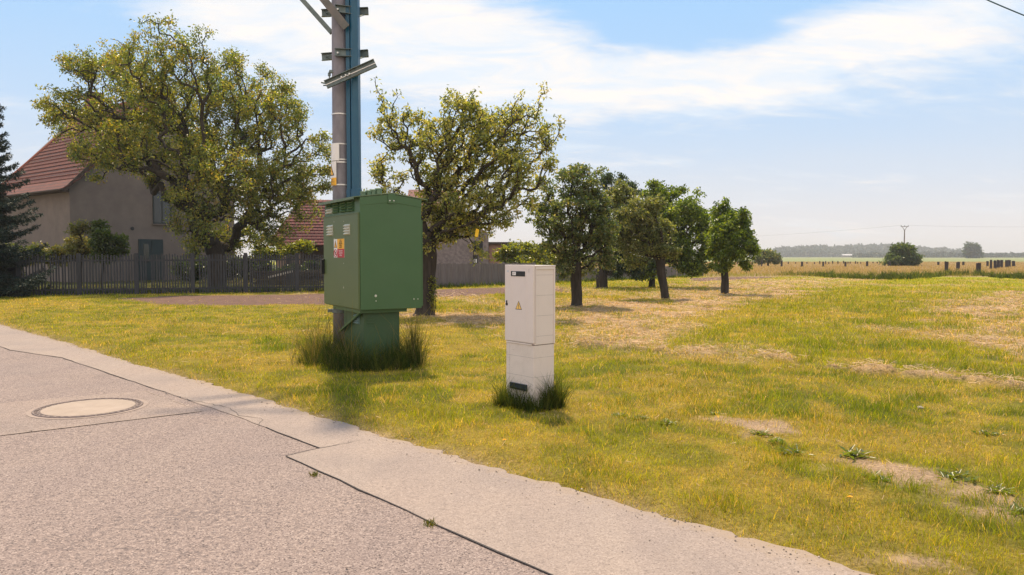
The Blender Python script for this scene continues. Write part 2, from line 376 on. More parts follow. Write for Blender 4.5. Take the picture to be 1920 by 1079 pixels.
# ---------------------------------------------------------------- ROAD
def asphalt(name, cols, agg=70, dark=(.09, .075, .08), amt=.75, edge=False, bump=.004):
    m, nt, out = newmat(name); L = nt.links; tc = nd(nt, 'ShaderNodeTexCoord'); v = tc.outputs['Object']
    b = nd(nt, 'ShaderNodeBsdfPrincipled', Roughness=.85); b.inputs['Specular IOR Level'].default_value = .35
    vo = nd(nt, 'ShaderNodeTexVoronoi', Scale=float(agg)); L.new(v, vo.inputs['Vector'])
    sep = nd(nt, 'ShaderNodeSeparateColor'); L.new(vo.outputs['Color'], sep.inputs[0])
    c = ramp(nt, sep.outputs[0], [(0, cols[0]), (.16, cols[1]), (.75, cols[2]), (1, cols[3])])
    big = nd(nt, 'ShaderNodeTexNoise', Scale=.8, Detail=5.0, Roughness=.6); L.new(v, big.inputs['Vector'])
    big2 = nd(nt, 'ShaderNodeTexNoise', Scale=24.0, Detail=5.0, Roughness=.8); L.new(v, big2.inputs['Vector'])
    th = nd(nt, 'ShaderNodeMath', operation='MULTIPLY_ADD'); L.new(big.outputs[0], th.inputs[0]); th.inputs[1].default_value = .6; L.new(big2.outputs[0], th.inputs[2])
    f = ramp(nt, th.outputs[0], [(.80, (0, 0, 0)), (1.0, (amt,)*3)]); c = mixc(nt, f, c, dark)
    w = ramp(nt, big.outputs[0], [(.3, (.80, .80, .83)), (.7, (1.14, 1.11, 1.08))]); c = mixc(nt, 1.0, c, w, 'MULTIPLY')
    mp = nd(nt, 'ShaderNodeMapping'); mp.inputs['Rotation'].default_value = (0, 0, R(-45)); mp.inputs['Scale'].default_value = (2.2, .16, 1); L.new(v, mp.inputs[0])
    tr = nd(nt, 'ShaderNodeTexNoise', Scale=1.0, Detail=4.0, Roughness=.6); L.new(mp.outputs[0], tr.inputs['Vector'])   # worn tracks along the road
    w2 = ramp(nt, tr.outputs[0], [(.35, (.94, .93, .94)), (.65, (1.04, 1.04, 1.03))]); c = mixc(nt, 1.0, c, w2, 'MULTIPLY')
    st2 = nd(nt, 'ShaderNodeTexNoise', Scale=4.5, Detail=9.0, Roughness=.8); L.new(v, st2.inputs['Vector'])
    f3 = ramp(nt, st2.outputs[0], [(.60, (0, 0, 0)), (.72, (.5,)*3)]); c = mixc(nt, f3, c, dark)
    if edge:                                          # dust and soil washed onto the outer edge of the road
        sx = nd(nt, 'ShaderNodeSeparateXYZ'); L.new(v, sx.inputs[0]); ad = nd(nt, 'ShaderNodeMath', operation='ADD'); L.new(sx.outputs[0], ad.inputs[0]); L.new(sx.outputs[1], ad.inputs[1])
        en = nd(nt, 'ShaderNodeTexNoise', Scale=9.0, Detail=8.0, Roughness=.75); L.new(v, en.inputs['Vector'])
        ma = nd(nt, 'ShaderNodeMath', operation='MULTIPLY_ADD'); L.new(en.outputs[0], ma.inputs[0]); ma.inputs[1].default_value = .9; L.new(ad.outputs[0], ma.inputs[2])
        mr = nd(nt, 'ShaderNodeMapRange'); mr.inputs['From Min'].default_value = 5.46+.27; mr.inputs['From Max'].default_value = 5.46+.55; L.new(ma.outputs[0], mr.inputs[0])
        c = mixc(nt, mr.outputs[0], c, (.30, .225, .17))
    L.new(c, b.inputs['Base Color'])
    bp = nd(nt, 'ShaderNodeBump', Strength=.7, Distance=bump); L.new(vo.outputs['Distance'], bp.inputs['Height']); L.new(bp.outputs[0], b.inputs['Normal'])
    L.new(b.outputs[0], out.inputs[0]); return m
M_road = asphalt('old_asphalt', [(.05, .038, .04), (.21, .162, .15), (.29, .227, .205), (.41, .33, .30)], 125, amt=.8)
M_strip = asphalt('smooth_asphalt', [(.18, .143, .13), (.275, .222, .197), (.31, .25, .222), (.38, .312, .28)], 140, (.15, .12, .11), .45, bump=.002, edge=True)
M_patch = asphalt('patch_asphalt', [(.10, .078, .072), (.235, .182, .163), (.30, .237, .21), (.38, .31, .28)], 115, (.17, .13, .12), .3)
M_seam = surf('tar_seam', (.03, .027, .028), (.07, .06, .06), 30, .9)
def sxy(s, t): return ((s-t)*.70711, (s+t)*.70711)
def sheet(name, pts, z, mat, parent=None, thick=0):
    mb = MB(); mb.add([(*sxy(s, t), z) for s, t in pts], [tuple(range(len(pts)))]);
    o = mb.build(name, mat, parent)
    if o.data.polygons[0].normal.z < 0: o.data.flip_normals()
    return o
def jitter_line(pts, step, amp, seed):
    rn = random.Random(seed); o = []
    for (a, b), (c, d) in zip(pts[:-1], pts[1:]):
        n = max(1, int(math.hypot(c-a, d-b)/step))
        for i in range(n): o.append((a+(c-a)*i/n+rn.uniform(-amp, amp), b+(d-b)*i/n+rn.uniform(-amp, amp)))
    o.append(pts[-1]); return o
edge_line = [(S0+.02+.025*math.sin(t*.9)+.02*math.sin(t*4.1+1)+random.uniform(-.035, .035), t) for t in np.arange(-6, 60, .07)]
road = sheet('road', edge_line+[(-4.5, 60), (-4.5, -6)], .0, M_road); tag(road, kind='structure')
inner = jitter_line([(2.72, -6), (2.74, 2.56), (2.80, 3.74), (2.90, 5.46), (3.22, 5.49), (3.29, 7.3), (3.26, 13.3), (2.9, 15.0), (2.9, 26)], .25, .008, 4)
e2 = [p for p in edge_line if p[1] < 26]
strip = sheet('road_strip', [(s-.012, t) for s, t in e2]+inner[::-1], .005, M_strip); tag(strip, kind='structure')
def ribbon(mb, pts, w, z, seed=0):
    rn = random.Random(seed)
    for i in range(len(pts)-1):
        (a, b), (c, d) = pts[i], pts[i+1]; dx, dy = c-a, d-b; l = math.hypot(dx, dy) or 1; nx, ny = -dy/l, dx/l
        if i == 0: w0 = w*rn.uniform(.5, 1.3)
        w1 = w*rn.uniform(.4, 1.4)
        q = [(a+nx*w0/2, b+ny*w0/2), (a-nx*w0/2, b-ny*w0/2), (c-nx*w1/2, d-ny*w1/2), (c+nx*w1/2, d+ny*w1/2)]
        mb.add([(*sxy(s, t), z) for s, t in q], [(0, 1, 2, 3)]); w0 = w1
sm = MB(); ribbon(sm, [p for p in inner if p[1] < 5.5], .010, .0085, 3); ribbon(sm, [p for p in inner if 5.47 < p[1] < 6.6], .014, .0085, 4)
ribbon(sm, jitter_line([(2.86, 5.5), (3.0, 5.485), (3.6, 5.46)], .06, .008, 8), .007, .0085, 4)
ribbon(sm, jitter_line([(3.26, 6.6), (3.40, 6.9), (3.33, 7.2), (3.42, 7.6), (3.3, 8.3), (3.27, 9.0)], .07, .02, 8), .006, .0085, 4)
ribbon(sm, [p for p in inner if 9 < p[1] < 26], .009, .0085, 4)
sm.build('tar_seam', M_seam, road)
patch = sheet('manhole_patch', jitter_line([(-4, 9.9), (1.8, 9.62), (3.15, 9.3), (3.14, 7.66), (1.47, 7.88), (-4, 8.4), (-4, 9.9)], .3, .006, 12)[:-1], .0045, M_patch, road)
sm = MB()
ribbon(sm, jitter_line([(-3, 9.82), (1.8, 9.62), (3.15, 9.3)], .2, .006, 2), .010, .0075, 1)
ribbon(sm, jitter_line([(3.15, 9.3), (3.14, 7.66)], .2, .004, 2), .012, .0075, 1); ribbon(sm, jitter_line([(3.14, 7.66), (1.47, 7.88), (-3, 8.3)], .2, .006, 2), .010, .0075, 1)
sm.build('patch_seam', surf('pale_seam', (.16, .12, .11), (.50, .40, .34), 9, .9), road)
# manhole
mx, my = sxy(2.37, 8.67)
mh = empty('manhole', (mx, my, 0), 0, 'large round pale concrete manhole cover with a dark toothed iron ring, set in the road', 'manhole cover')
def ring(mb, r0, r1, z, n=72, h=.004):
    for k in range(n):
        a, b = 2*math.pi*k/n, 2*math.pi*(k+1)/n
        mb.add([(r0*math.cos(a), r0*math.sin(a), z), (r1*math.cos(a), r1*math.sin(a), z), (r1*math.cos(b), r1*math.sin(b), z), (r0*math.cos(b), r0*math.sin(b), z)], [(0, 1, 2, 3)])
mb = MB(); mb.prism([(.438*math.cos(2*math.pi*k/72), .438*math.sin(2*math.pi*k/72)) for k in range(72)], .002, .013)
mb.build('cover', surf('pale_concrete', (.30, .235, .195), (.36, .285, .24), 5, .85, .002, 90, dirt=(.40, .32, .27), dscale=6, damt=.25), mh, .004)
mb = MB(); mb.tube([(.5*math.cos(2*math.pi*k/72), .5*math.sin(2*math.pi*k/72), .006) for k in range(73)], .012, 6, False)
mb.tube([(.448*math.cos(2*math.pi*k/72), .448*math.sin(2*math.pi*k/72), .005) for k in range(73)], .007, 6, False); ring(mb, .44, .5, .0075)
M_ring = surf('worn_iron', (.13, .10, .095), (.24, .18, .165), 20, .7, metal=.1)
for k in range(40):
    a = 2*math.pi*k/40; mb.box(-.012, .012, -.016, .016, .009, .014, Matrix.Rotation(a, 4, 'Z') @ Matrix.Translation((.474, 0, 0)))
mb.build('iron_ring', M_ring, mh)
mb = MB(); ring(mb, .515, .56, .0078); mb.build('mortar_collar', surf('mortar', (.26, .20, .175), (.33, .26, .23), 15, .9), mh)

# ================================================================ GRASS
rng = np.random.default_rng(3)
def blades(name, xy, z, h, w, lean, col, mat, kind='stuff', label=None, cat=None, flat=False, curl=.5, parent=None):
    n = len(xy); a = rng.uniform(0, 2*np.pi, n); la = rng.uniform(0, 2*np.pi, n)
    wx = np.cos(a)*w/2; wy = np.sin(a)*w/2; lx = np.cos(la)*lean*h; ly = np.sin(la)*lean*h
    V = np.empty((n, 5, 3), np.float32); x, y = xy[:, 0], xy[:, 1]
    V[:, 0] = np.stack([x-wx, y-wy, z], 1); V[:, 1] = np.stack([x+wx, y+wy, z], 1)
    hm = h*.55; V[:, 2] = np.stack([x-wx*.7+lx*.35, y-wy*.7+ly*.35, z+hm], 1); V[:, 3] = np.stack([x+wx*.7+lx*.35, y+wy*.7+ly*.35, z+hm], 1)
    V[:, 4] = np.stack([x+lx, y+ly, z+h*np.sqrt(np.clip(1-(lean*curl)**2, .1, 1))], 1)
    b = np.arange(n)[:, None]*5; T = np.concatenate([b+np.array([0, 1, 3]), b+np.array([0, 3, 2]), b+np.array([2, 3, 4])], 0)
    o = np_mesh(name, V.reshape(-1, 3), T, mat, np.repeat(col, 5, 0), parent)
    if not parent: tag(o, label, cat, kind=kind)
    return o
def rand_field(n, r0, r1, a0, a1, pw=0.0):
    u = rng.uniform(0, 1, n)
    r = r0*(r1/r0)**u if pw == 0 else (r0**pw+u*(r1**pw-r0**pw))**(1/pw)
    t = rng.uniform(R(a0), R(a1), n); return r*np.sin(t), r*np.cos(t)
def build_lawn():
    x, y = rand_field(720000, 3.6, 62, -40, 40, .22)
    m = masks(x, y)
    keep = rng.uniform(0, 1, len(x)) < (1-.93*m['bare'])*(1-.97*m['soil'])*(1-.55*m['straw'])*(1-m['med'])*sstep(.0, .10, m['s']-S0+(fbm(x, y, 4.5, 4, 77)-.5)*.30+.05)
    keep &= rng.uniform(0, 1, len(x)) < (.45+.55*sstep(.3, .55, fbm(x, y, 5, 3, 91)))
    x = x[keep]; y = y[keep]; m = {k: v[keep] for k, v in m.items()}; n = len(x); z = ground_z(x, y, m)-.004
    tuft = sstep(.5, .78, fbm(x, y, 3.0, 3, 61)); rd = np.clip(m['r']/9, .6, 5)
    fz = sstep(1.0, 3.0, x-1.0-(10.5-y)*.6)*sstep(9.0, 12.5, y)
    h = rng.gamma(5, 1/5, n)*(.031+.042*tuft+.014*m['lush'])*(1+.7*fz)*(1-.35*m['dry'])*(1-.5*m['straw'])
    big = rng.uniform(0, 1, n) < .006; h = np.where(big, h*2.0, h)
    w = (.0040+.0020*rng.uniform(0, 1, n))*rd**.85
    u = rng.uniform(0, 1, n)
    c = np.tile(GRASSC, (n, 1)); c = mixn(c, LUSHC, np.clip(m['lush']*.5+tuft*.55+.5*m['garden_shade'], 0, 1)); c = mixn(c, LUSHC*.7, sstep(.55, .72, fbm(x, y, 7, 3, 63))*.6); c = mixn(c, DRYC*1.05, np.where(u < m['dry']*.62+.08, rng.uniform(.5, 1, n), 0))
    c = mixn(c, STRAWC, np.where(rng.uniform(0, 1, n) < m['straw']*.7+.05, 1, 0.)); c *= rng.uniform(.6, 1.5, n)[:, None]; c *= (.72+.56*fbm(x, y, 5.5, 3, 64))[:, None]; c *= (1-.6*m['garden_shade'])[:, None]  # blades behind the fences darkened, garden shade put into their colour
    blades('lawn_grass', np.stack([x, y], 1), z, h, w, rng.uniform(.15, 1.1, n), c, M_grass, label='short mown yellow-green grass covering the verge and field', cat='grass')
build_lawn()
def build_straw():
    x, y = rand_field(260000, 4.0, 62, -25, 40, .25); m = masks(x, y)
    p = np.clip(m['straw']*.8+m['row']*1.0+m['dry']*.03+m['bare']*.08, 0, 1)*(1-m['med'])*sstep(.03, .2, m['s']-S0)
    keep = rng.uniform(0, 1, len(x)) < p; x = x[keep]; y = y[keep]; m = {k: v[keep] for k, v in m.items()}; n = len(x)
    rd = np.clip(m['r']/9, .6, 5)
    L_ = rng.uniform(.025, .11, n)*np.clip(rd, .6, 1.7)*np.where(m['straw']+m['row'] > .3, 1.2, .8); a = rng.uniform(0, 2*np.pi, n); w = .0035*rd**.85
    z = ground_z(x, y, m)+rng.uniform(.006, .03, n)+m['row']*rng.uniform(0, .06, n)
    dx = np.cos(a)*L_/2; dy = np.sin(a)*L_/2; nx = -np.sin(a)*w/2; ny = np.cos(a)*w/2; dz = rng.normal(0, .012, n)
    V = np.empty((n, 4, 3), np.float32)
    V[:, 0] = np.stack([x-dx-nx, y-dy-ny, z-dz], 1); V[:, 1] = np.stack([x+dx-nx, y+dy-ny, z+dz], 1)
    V[:, 2] = np.stack([x+dx+nx, y+dy+ny, z+dz+w*.6], 1); V[:, 3] = np.stack([x-dx+nx, y-dy+ny, z-dz+w*.6], 1)
    c = np.tile(STRAWC, (n, 1))*rng.uniform(.5, 1.35, n)[:, None]; c = mixn(c, (.24, .16, .09), np.clip((rng.uniform(0, 1, n) < .2)*.7+sstep(.5, .7, fbm(x, y, 2.0, 4, 65))*.65, 0, 1))
    o = np_mesh('cut_hay', V.reshape(-1, 3), np.arange(4*n).reshape(-1, 4), M_straw, np.repeat(c, 4, 0), nper=4)
    tag(o, 'loose pale straw lying in swaths on the mown field', 'hay', kind='stuff')
build_straw()
def build_grit():
    n = 3600; r = np.random.default_rng(17); t = r.uniform(-1, 24, n)**1.0; ss = np.where(r.uniform(0, 1, n) < .7, S0-np.abs(r.normal(0, .12, n))+.05, r.uniform(1.5, S0, n)); x = (ss-t)*.70711; y = (ss+t)*.70711
    k = r.gamma(2.0, .0013, n)+.0012; V = np.empty((n, 6, 3)); b = np.stack([x, y, np.full(n, .006)], 1)
    for j, d in enumerate(((1, 0, .3), (0, 1, .4), (-1, 0, .3), (0, -1, .4), (0, 0, 1.2), (0, 0, -.3))): V[:, j] = b+np.array(d)*(k*r.uniform(.6, 1.3, n))[:, None]
    i_ = np.arange(n)[:, None]*6; T = np.concatenate([i_+np.array(q) for q in ((0, 1, 4), (1, 2, 4), (2, 3, 4), (3, 0, 4))], 0)
    c = np.array([(.12, .09, .085), (.30, .24, .20), (.40, .32, .27), (.07, .055, .05)])[r.integers(0, 4, n)]
    tag(np_mesh('grit', V.reshape(-1, 3), T, M_straw, np.repeat(c, 6, 0)), 'loose grit and crumbs of soil along the edge of the road', 'grit', kind='stuff')
build_grit()
def build_meadow():
    x, y = rand_field(150000, MEADOW_Y0-3, 260, 4, 42, .5); m = masks(x, y)
    keep = rng.uniform(0, 1, len(x)) < m['med']*(1-m['crop']); x = x[keep]; y = y[keep]; m = {k: v[keep] for k, v in m.items()}; n = len(x)
    front = np.exp(-np.clip(y-MEADOW_Y0, 0, 99)/6)
    h = rng.uniform(.12, .34, n)*(1-.4*sstep(80, 130, y))*(1+.5*front*fbm(x, y, .3, 2, 5)); w = .022*np.clip(y/60, 1, 3)
    g = np.clip(front*sstep(.35, .6, fbm(x, y, .25, 3, 71)+.1)+.12, 0, 1)
    c = np.tile(np.array((.34, .25, .16)), (n, 1)); c = mixn(c, (.20, .21, .04), (rng.uniform(0, 1, n) < g)*.9); c *= rng.uniform(.7, 1.3, n)[:, None]
    blades('tall_meadow_grass', np.stack([x, y], 1), np.zeros(n), h, w, rng.uniform(.05, .4, n), c, M_grass, label='tall reddish brown seeding grass between the stumps beyond the mown field', cat='meadow grass')
build_meadow()
def tuft_obj(name, label, pts, n, hr, w, spread, seed, cols, lean=(.1, .9), clump=14):
    """long uncut grass growing round the foot of something; pts are (x,y,weight,hmul)"""
    r = np.random.default_rng(seed); pts = np.array(pts); wsum = pts[:, 2]/pts[:, 2].sum()
    nc = max(4, n//clump); i = r.choice(len(pts), nc, p=wsum); cx = pts[i, 0]+r.normal(0, spread, nc); cy = pts[i, 1]+r.normal(0, spread, nc)
    ch = pts[i, 3]*r.gamma(3.2, 1/3.2, nc)**.8; cc = r.integers(0, len(cols), nc)
    j = r.integers(0, nc, n); x = cx[j]+r.normal(0, spread*.18, n); y = cy[j]+r.normal(0, spread*.18, n)
    h = (hr[0]+(hr[1]-hr[0])*r.beta(1.4, 2.2, n))*ch[j]; h = np.minimum(h, hr[1]*1.25); ww = w*r.uniform(.5, 1.5, n)
    k = np.where(r.uniform(0, 1, n) < .75, cc[j], r.integers(0, len(cols), n)); c = np.array(cols)[k]*r.uniform(.65, 1.35, n)[:, None]
    return blades(name, np.stack([x, y], 1), np.full(n, -.01), h, ww, r.uniform(lean[0], lean[1], n), c, M_grass, label=label, cat='long grass')
# ================================================================ TREES
def tubes_np(p0, p1, r0, r1, n):
    d = p1-p0; l = np.linalg.norm(d, axis=1)[:, None]+1e-9; d = d/l
    ref = np.where(np.abs(d[:, 2:3]) > .9, np.array([[1., 0, 0]]), np.array([[0, 0, 1.]])); u = np.cross(d, ref); u /= np.linalg.norm(u, axis=1)[:, None]; v = np.cross(d, u)
    a = np.arange(n)*2*np.pi/n; ring_ = u[:, None]*np.cos(a)[None, :, None]+v[:, None]*np.sin(a)[None, :, None]
    V = np.concatenate([p0[:, None]+ring_*r0[:, None, None], p1[:, None]+ring_*r1[:, None, None]], 1)
    k = np.arange(n); q = np.stack([k, (k+1) % n, (k+1) % n+n, k+n], 1); Fc = (np.arange(len(p0))[:, None, None]*2*n+q[None]).reshape(-1, 4)
    return V.reshape(-1, 3), Fc
def leaves_np(c, d, nrm, L_, Wd, fold=.25):
    """leaf quads: c base points, d direction, nrm normal"""
    s = np.cross(d, nrm); s /= np.linalg.norm(s, axis=1)[:, None]+1e-9; n2 = np.cross(s, d)
    V = np.empty((len(c), 4, 3)); m = c+d*(L_*.45)[:, None]
    V[:, 0] = c; V[:, 1] = m+s*(Wd/2)[:, None]+n2*(Wd*fold)[:, None]; V[:, 2] = c+d*L_[:, None]-n2*(L_*.12)[:, None]; V[:, 3] = m-s*(Wd/2)[:, None]+n2*(Wd*fold)[:, None]
    i = np.arange(len(c))[:, None]*4; return V.reshape(-1, 3), np.concatenate([i+np.array([0, 1, 2]), i+np.array([0, 2, 3])], 0)
def rdir(r, n):
    v = r.normal(size=(n, 3)); return v/np.linalg.norm(v, axis=1)[:, None]
def grow(root_pts, root_r, att, w=.35, jit=.12, seed=0, stiff=.5):
    """attach every attraction point to the growing skeleton; returns nodes, parents"""
    r = np.random.default_rng(seed); N = [np.array(p, float) for p in root_pts]; par = [-1]+list(range(len(N)-1))
    cap = len(N)+len(att)*4+8; A = np.zeros((cap, 3)); PL = np.full(cap, 1e9); ok = np.zeros(cap, bool)
    for i, p in enumerate(N): A[i] = p; PL[i] = 0 if i == 0 else PL[i-1]+np.linalg.norm(N[i]-N[i-1])
    k = len(N); first = max(0, k-4); ok[first:k] = True
    top = N[-1]; order = np.argsort(np.linalg.norm(att-top, axis=1)); tips = []
    for ai in order:
        p = att[ai]; d = np.linalg.norm(A[:k]-p, axis=1)+w*PL[:k]+np.where(ok[:k], 0, 1e6)+np.where(A[:k, 2] > p[2]+.3*np.linalg.norm(A[:k, :2]-p[:2], axis=1)+.3, .6, 0)
        j = int(np.argmin(d)); q = A[j]; ln = np.linalg.norm(p-q); ns = 1 if ln < .25 else (2 if ln < .8 else 3); last = j
        for s in range(1, ns+1):
            t = s/ns; z = q*(1-t)+p*t
            if s < ns: z = z+r.normal(0, jit*ln, 3)+np.array([0, 0, .10*ln*math.sin(math.pi*t)])
            A[k] = z; PL[k] = PL[last]+np.linalg.norm(z-A[last]); ok[k] = True; par.append(last); last = k; k += 1
        tips.append(last)
    return A[:k], np.array(par), np.array(tips)
def make_tree(name, label, cat, base, top_px, Y, lobes, natt=500, nleaf=20000, leaf=(.10, .05), cr=.28, trunk_r=.2, tip_r=.006, pal=None, seed=1, group=None,
              depth=.9, droop=.3, lean_px=None, dzs=.35, gamma=.45, w=.35, mat=None, gap=.0, shoots=(), expo=2.3, flare=1.5):
    r = np.random.default_rng(seed); k = Y/F
    b = G(*base) if isinstance(base, tuple) else base
    b = Vector((b.x*Y/b.y, Y, 0)); top = P(top_px[0], top_px[1], Y)
    root = empty(name, b, 0, label, cat, group); b = np.array(b)
    # attraction points inside the crown lobes
    vol = np.array([(l[2]*l[3])**1.0*(l[4] if len(l) > 4 else 1) for l in lobes]); cnt = np.maximum(6, (natt*vol/vol.sum()).astype(int)); att = []
    W0 = max(l[0]+l[2] for l in lobes)-min(l[0]-l[2] for l in lobes)
    for l, c in zip(lobes, cnt):
        dy_ = r.uniform(-1, 1)*dzs*W0*k*.5; cen = np.array(P(l[0], l[1], Y+dy_)); rx, rz = l[2]*k, l[3]*k; ry = depth*(rx+rz)/2
        q = rdir(r, c)*(r.uniform(0, 1, c)**gamma)[:, None]*.86
        nm = max(3, c//14); mc = rdir(r, nm)*r.uniform(.62, 1.14, nm)[:, None]; ms = r.uniform(.2, .42, nm)   # uneven sprays on the outside
        mi = r.integers(0, nm, c); sel = r.uniform(0, 1, c) < .5
        q = np.where(sel[:, None], mc[mi]+rdir(r, c)*(r.uniform(0, 1, c)**.5*ms[mi])[:, None], q)
        att.append(cen+q*np.array([rx, ry, rz]))
    att = np.concatenate(att); att[:, 2] = np.maximum(att[:, 2], .25*top[2])
    for s in shoots:                                   # long single shoots that stick out of the crown
        a0 = np.array(P(s[0], s[1], Y)); a1 = np.array(P(s[2], s[3], Y)); t = np.linspace(0, 1, 7)[:, None]
        att = np.concatenate([att, a0*(1-t)+a1*t+r.normal(0, .05, (7, 3))])
    topn = np.array(top); nseg = 7; rp = []
    for i in range(nseg+1):
        t = i/nseg; rp.append(b*(1-t)+topn*t+np.array([math.sin(t*5+seed)*.05, math.cos(t*4+seed)*.05, 0])*trunk_r*4*t)
    A, par, tips = grow(rp, trunk_r, att, w, .10, seed)
    n = len(A); load = np.zeros(n); load[tips] += 1
    for i in range(n-1, 0, -1):
        if load[i] == 0: load[i] = .5
        load[par[i]] += load[i]
    rad = tip_r*np.maximum(load, 1)**(1/expo); sc = trunk_r/rad[nseg//2]
    rad = rad*np.where(rad > tip_r*3, 1+(sc-1)*np.clip((rad-tip_r*3)/(rad[0]-tip_r*3+1e-9), 0, 1), 1)
    ch = np.arange(1, n); br = ch[ch > nseg]; pr = par[br]; r0 = np.minimum(rad[pr], rad[br]*1.5); r1 = rad[br]
    thick = r0 > tip_r*3
    Vs, Fs, off = [], [], 0
    for msk, ns in ((thick, 7), (~thick, 4)):
        if msk.any():
            V, Fc = tubes_np(A[pr[msk]], A[br[msk]], r0[msk], r1[msk], ns); Vs.append(V); Fs.append(Fc+off); off += len(V)
    bo = np_mesh('limbs', np.concatenate(Vs)-b, np.concatenate(Fs), M_twig, parent=root, nper=4, smooth=True)
    # trunk with root flare and knots
    tp = [A[0]-np.array([0, 0, .1])]+[A[0]*(1-t)+A[1]*t for t in (0, .25, .6)]+list(A[1:nseg+1]); tr = [rad[0]*flare*1.1, rad[0]*flare, rad[0]*(1+.3*(flare-1)), rad[0]*1.02]+list(np.maximum(rad[1:nseg+1], trunk_r*.5))
    mb = MB(); mb.tube([tuple(p-b) for p in tp], tr, 14, False); to = mb.build('trunk', M_bark, root, smooth=True)
    rr = random.Random(seed)
    for v in to.data.vertices:
        a = math.atan2(v.co.y, v.co.x); kf = 1+.10*math.sin(a*3+seed+v.co.z*2)+.06*math.sin(a*7+v.co.z*5)+rr.uniform(-.03, .03); c0 = Vector(tp[0]-b)*0
        v.co.x *= kf; v.co.y *= kf
    # leaves
    src = np.concatenate([A[tips], A[tips], A[br[rad[br] < tip_r*2.2]]]); i = r.integers(0, len(src), nleaf)
    if gap:                                            # thin some sprays out so the sky shows through
        wgt = r.uniform(0, 1, len(src))**gap; i = r.choice(len(src), nleaf, p=wgt/wgt.sum())
    off_ = r.normal(0, 1, (nleaf, 3)); off_ *= (cr*r.uniform(.2, 1, nleaf)/(np.linalg.norm(off_, axis=1)+1e-9))[:, None]; off_[:, 2] *= .8
    c = src[i]+off_; d = rdir(r, nleaf); d[:, 2] -= droop; d /= np.linalg.norm(d, axis=1)[:, None]
    nr = rdir(r, nleaf); nr[:, 2] += .9; L_ = leaf[0]*r.uniform(.6, 1.25, nleaf); Wd = leaf[1]*r.uniform(.7, 1.25, nleaf)
    V, T = leaves_np(c, d, nr, L_, Wd); pal = np.array(pal or [(.07, .095, .02)])
    cw = r.uniform(0, 1, len(src))[i]; ci = np.clip((cw*.55+r.uniform(0, 1, nleaf)*.45)*len(pal), 0, len(pal)-1).astype(int)
    col = pal[ci]*r.uniform(.75, 1.25, nleaf)[:, None]
    np_mesh('foliage', V-b, T, mat or M_leaf, np.repeat(col, 4, 0), root)
    return root
OLIVE = [(.06, .10, .022), (.10, .145, .03), (.16, .19, .035), (.27, .26, .055), (.24, .17, .04)]
CHERRY = [(.08, .115, .035), (.13, .165, .05), (.24, .26, .075), (.32, .32, .13), (.34, .29, .12)]
GREY = [(.06, .10, .04), (.09, .13, .05), (.14, .17, .07), (.24, .22, .12)]
BRIGHT = [(.045, .08, .014), (.08, .13, .018), (.13, .19, .022), (.22, .27, .03)]
DARK = [(.026, .05, .018), (.03, .055, .018), (.045, .07, .02)]
make_tree('walnut_tree', 'huge spreading olive-yellow walnut tree behind the picket fence, in front of the farmhouse', 'tree', (408, 541), (400, 455), 37,
          [(320, 120, 90, 75), (225, 130, 68, 60), (160, 120, 45, 42, .7), (110, 182, 50, 26, .6), (185, 215, 85, 60, .9), (225, 272, 85, 48, .9), (125, 225, 58, 34, .7), (195, 305, 50, 26, .6), (300, 330, 42, 26, .5), (535, 205, 48, 50, .8), (330, 235, 120, 95), (435, 165, 78, 76), (490, 235, 78, 75), (570, 300, 55, 55, .8), (598, 262, 22, 22, .8),
           (500, 355, 95, 70), (420, 350, 85, 85), (275, 305, 55, 32, .6), (362, 430, 34, 50), (455, 440, 65, 42), (535, 425, 50, 26, .7), (150, 275, 34, 18, .5), (400, 300, 60, 60), (420, 465, 45, 25, .7)],
          natt=3300, nleaf=92000, leaf=(.14, .075), cr=.40, trunk_r=.42, tip_r=.012, pal=OLIVE, seed=11, depth=.9, gap=1.5, droop=.5, w=.25)
make_tree('orchard_tree', 'airy yellow-olive fruit tree with upright shoots, just right of the green transformer box', 'tree', (797, 593), (798, 436), 19.9,
          [(775, 265, 70, 62), (715, 320, 30, 40, .6), (720, 225, 26, 40, .35), (860, 250, 95, 65), (945, 255, 75, 62), (1000, 240, 42, 45, .7), (890, 330, 120, 70), (800, 390, 95, 60), (930, 385, 85, 45), (1000, 330, 42, 50, .7), (860, 430, 85, 38), (790, 465, 32, 30, .7), (900, 475, 30, 22, .3)],
          natt=1800, nleaf=25000, leaf=(.105, .05), cr=.18, trunk_r=.235, tip_r=.007, pal=CHERRY, seed=5, group=None, gap=2.8, shoots=((720, 220, 700, 145), (730, 240, 745, 170), (835, 230, 842, 172), (1000, 230, 1018, 160), (960, 230, 975, 178), (885, 225, 890, 178), (1010, 250, 1050, 225), (1000, 290, 1055, 255)), expo=2.2)
make_tree('orchard_tree', 'dark grey-green fruit tree just right of the white cabinet, nearest of the small trees', 'tree', (1080, 577), (1082, 480), 23.6,
          [(1085, 350, 48, 42), (1035, 365, 35, 35, .7), (1060, 405, 68, 45), (1110, 415, 42, 50), (1070, 455, 50, 40), (1095, 490, 48, 32, .9), (1060, 500, 25, 25), (1010, 400, 35, 30, .5), (1110, 345, 20, 30), (1138, 440, 24, 42, .8), (1130, 390, 22, 24, .7)],
          natt=950, nleaf=16500, leaf=(.105, .06), cr=.19, trunk_r=.165, tip_r=.007, pal=GREY, seed=8, gap=1.8)
make_tree('orchard_tree', 'low drooping almost black tree with a thick trunk in the back row', 'tree', (1128, 540), (1130, 500), 37.2,
          [(1150, 470, 42, 40), (1165, 500, 34, 22), (1130, 440, 30, 35), (1160, 400, 36, 45, .8), (1190, 505, 20, 16), (1150, 360, 26, 30, .7), (1180, 345, 20, 18, .6), (1210, 500, 34, 20)],
          natt=800, nleaf=24000, leaf=(.13, .06), cr=.26, trunk_r=.28, tip_r=.01, pal=DARK, seed=9, droop=1.2)
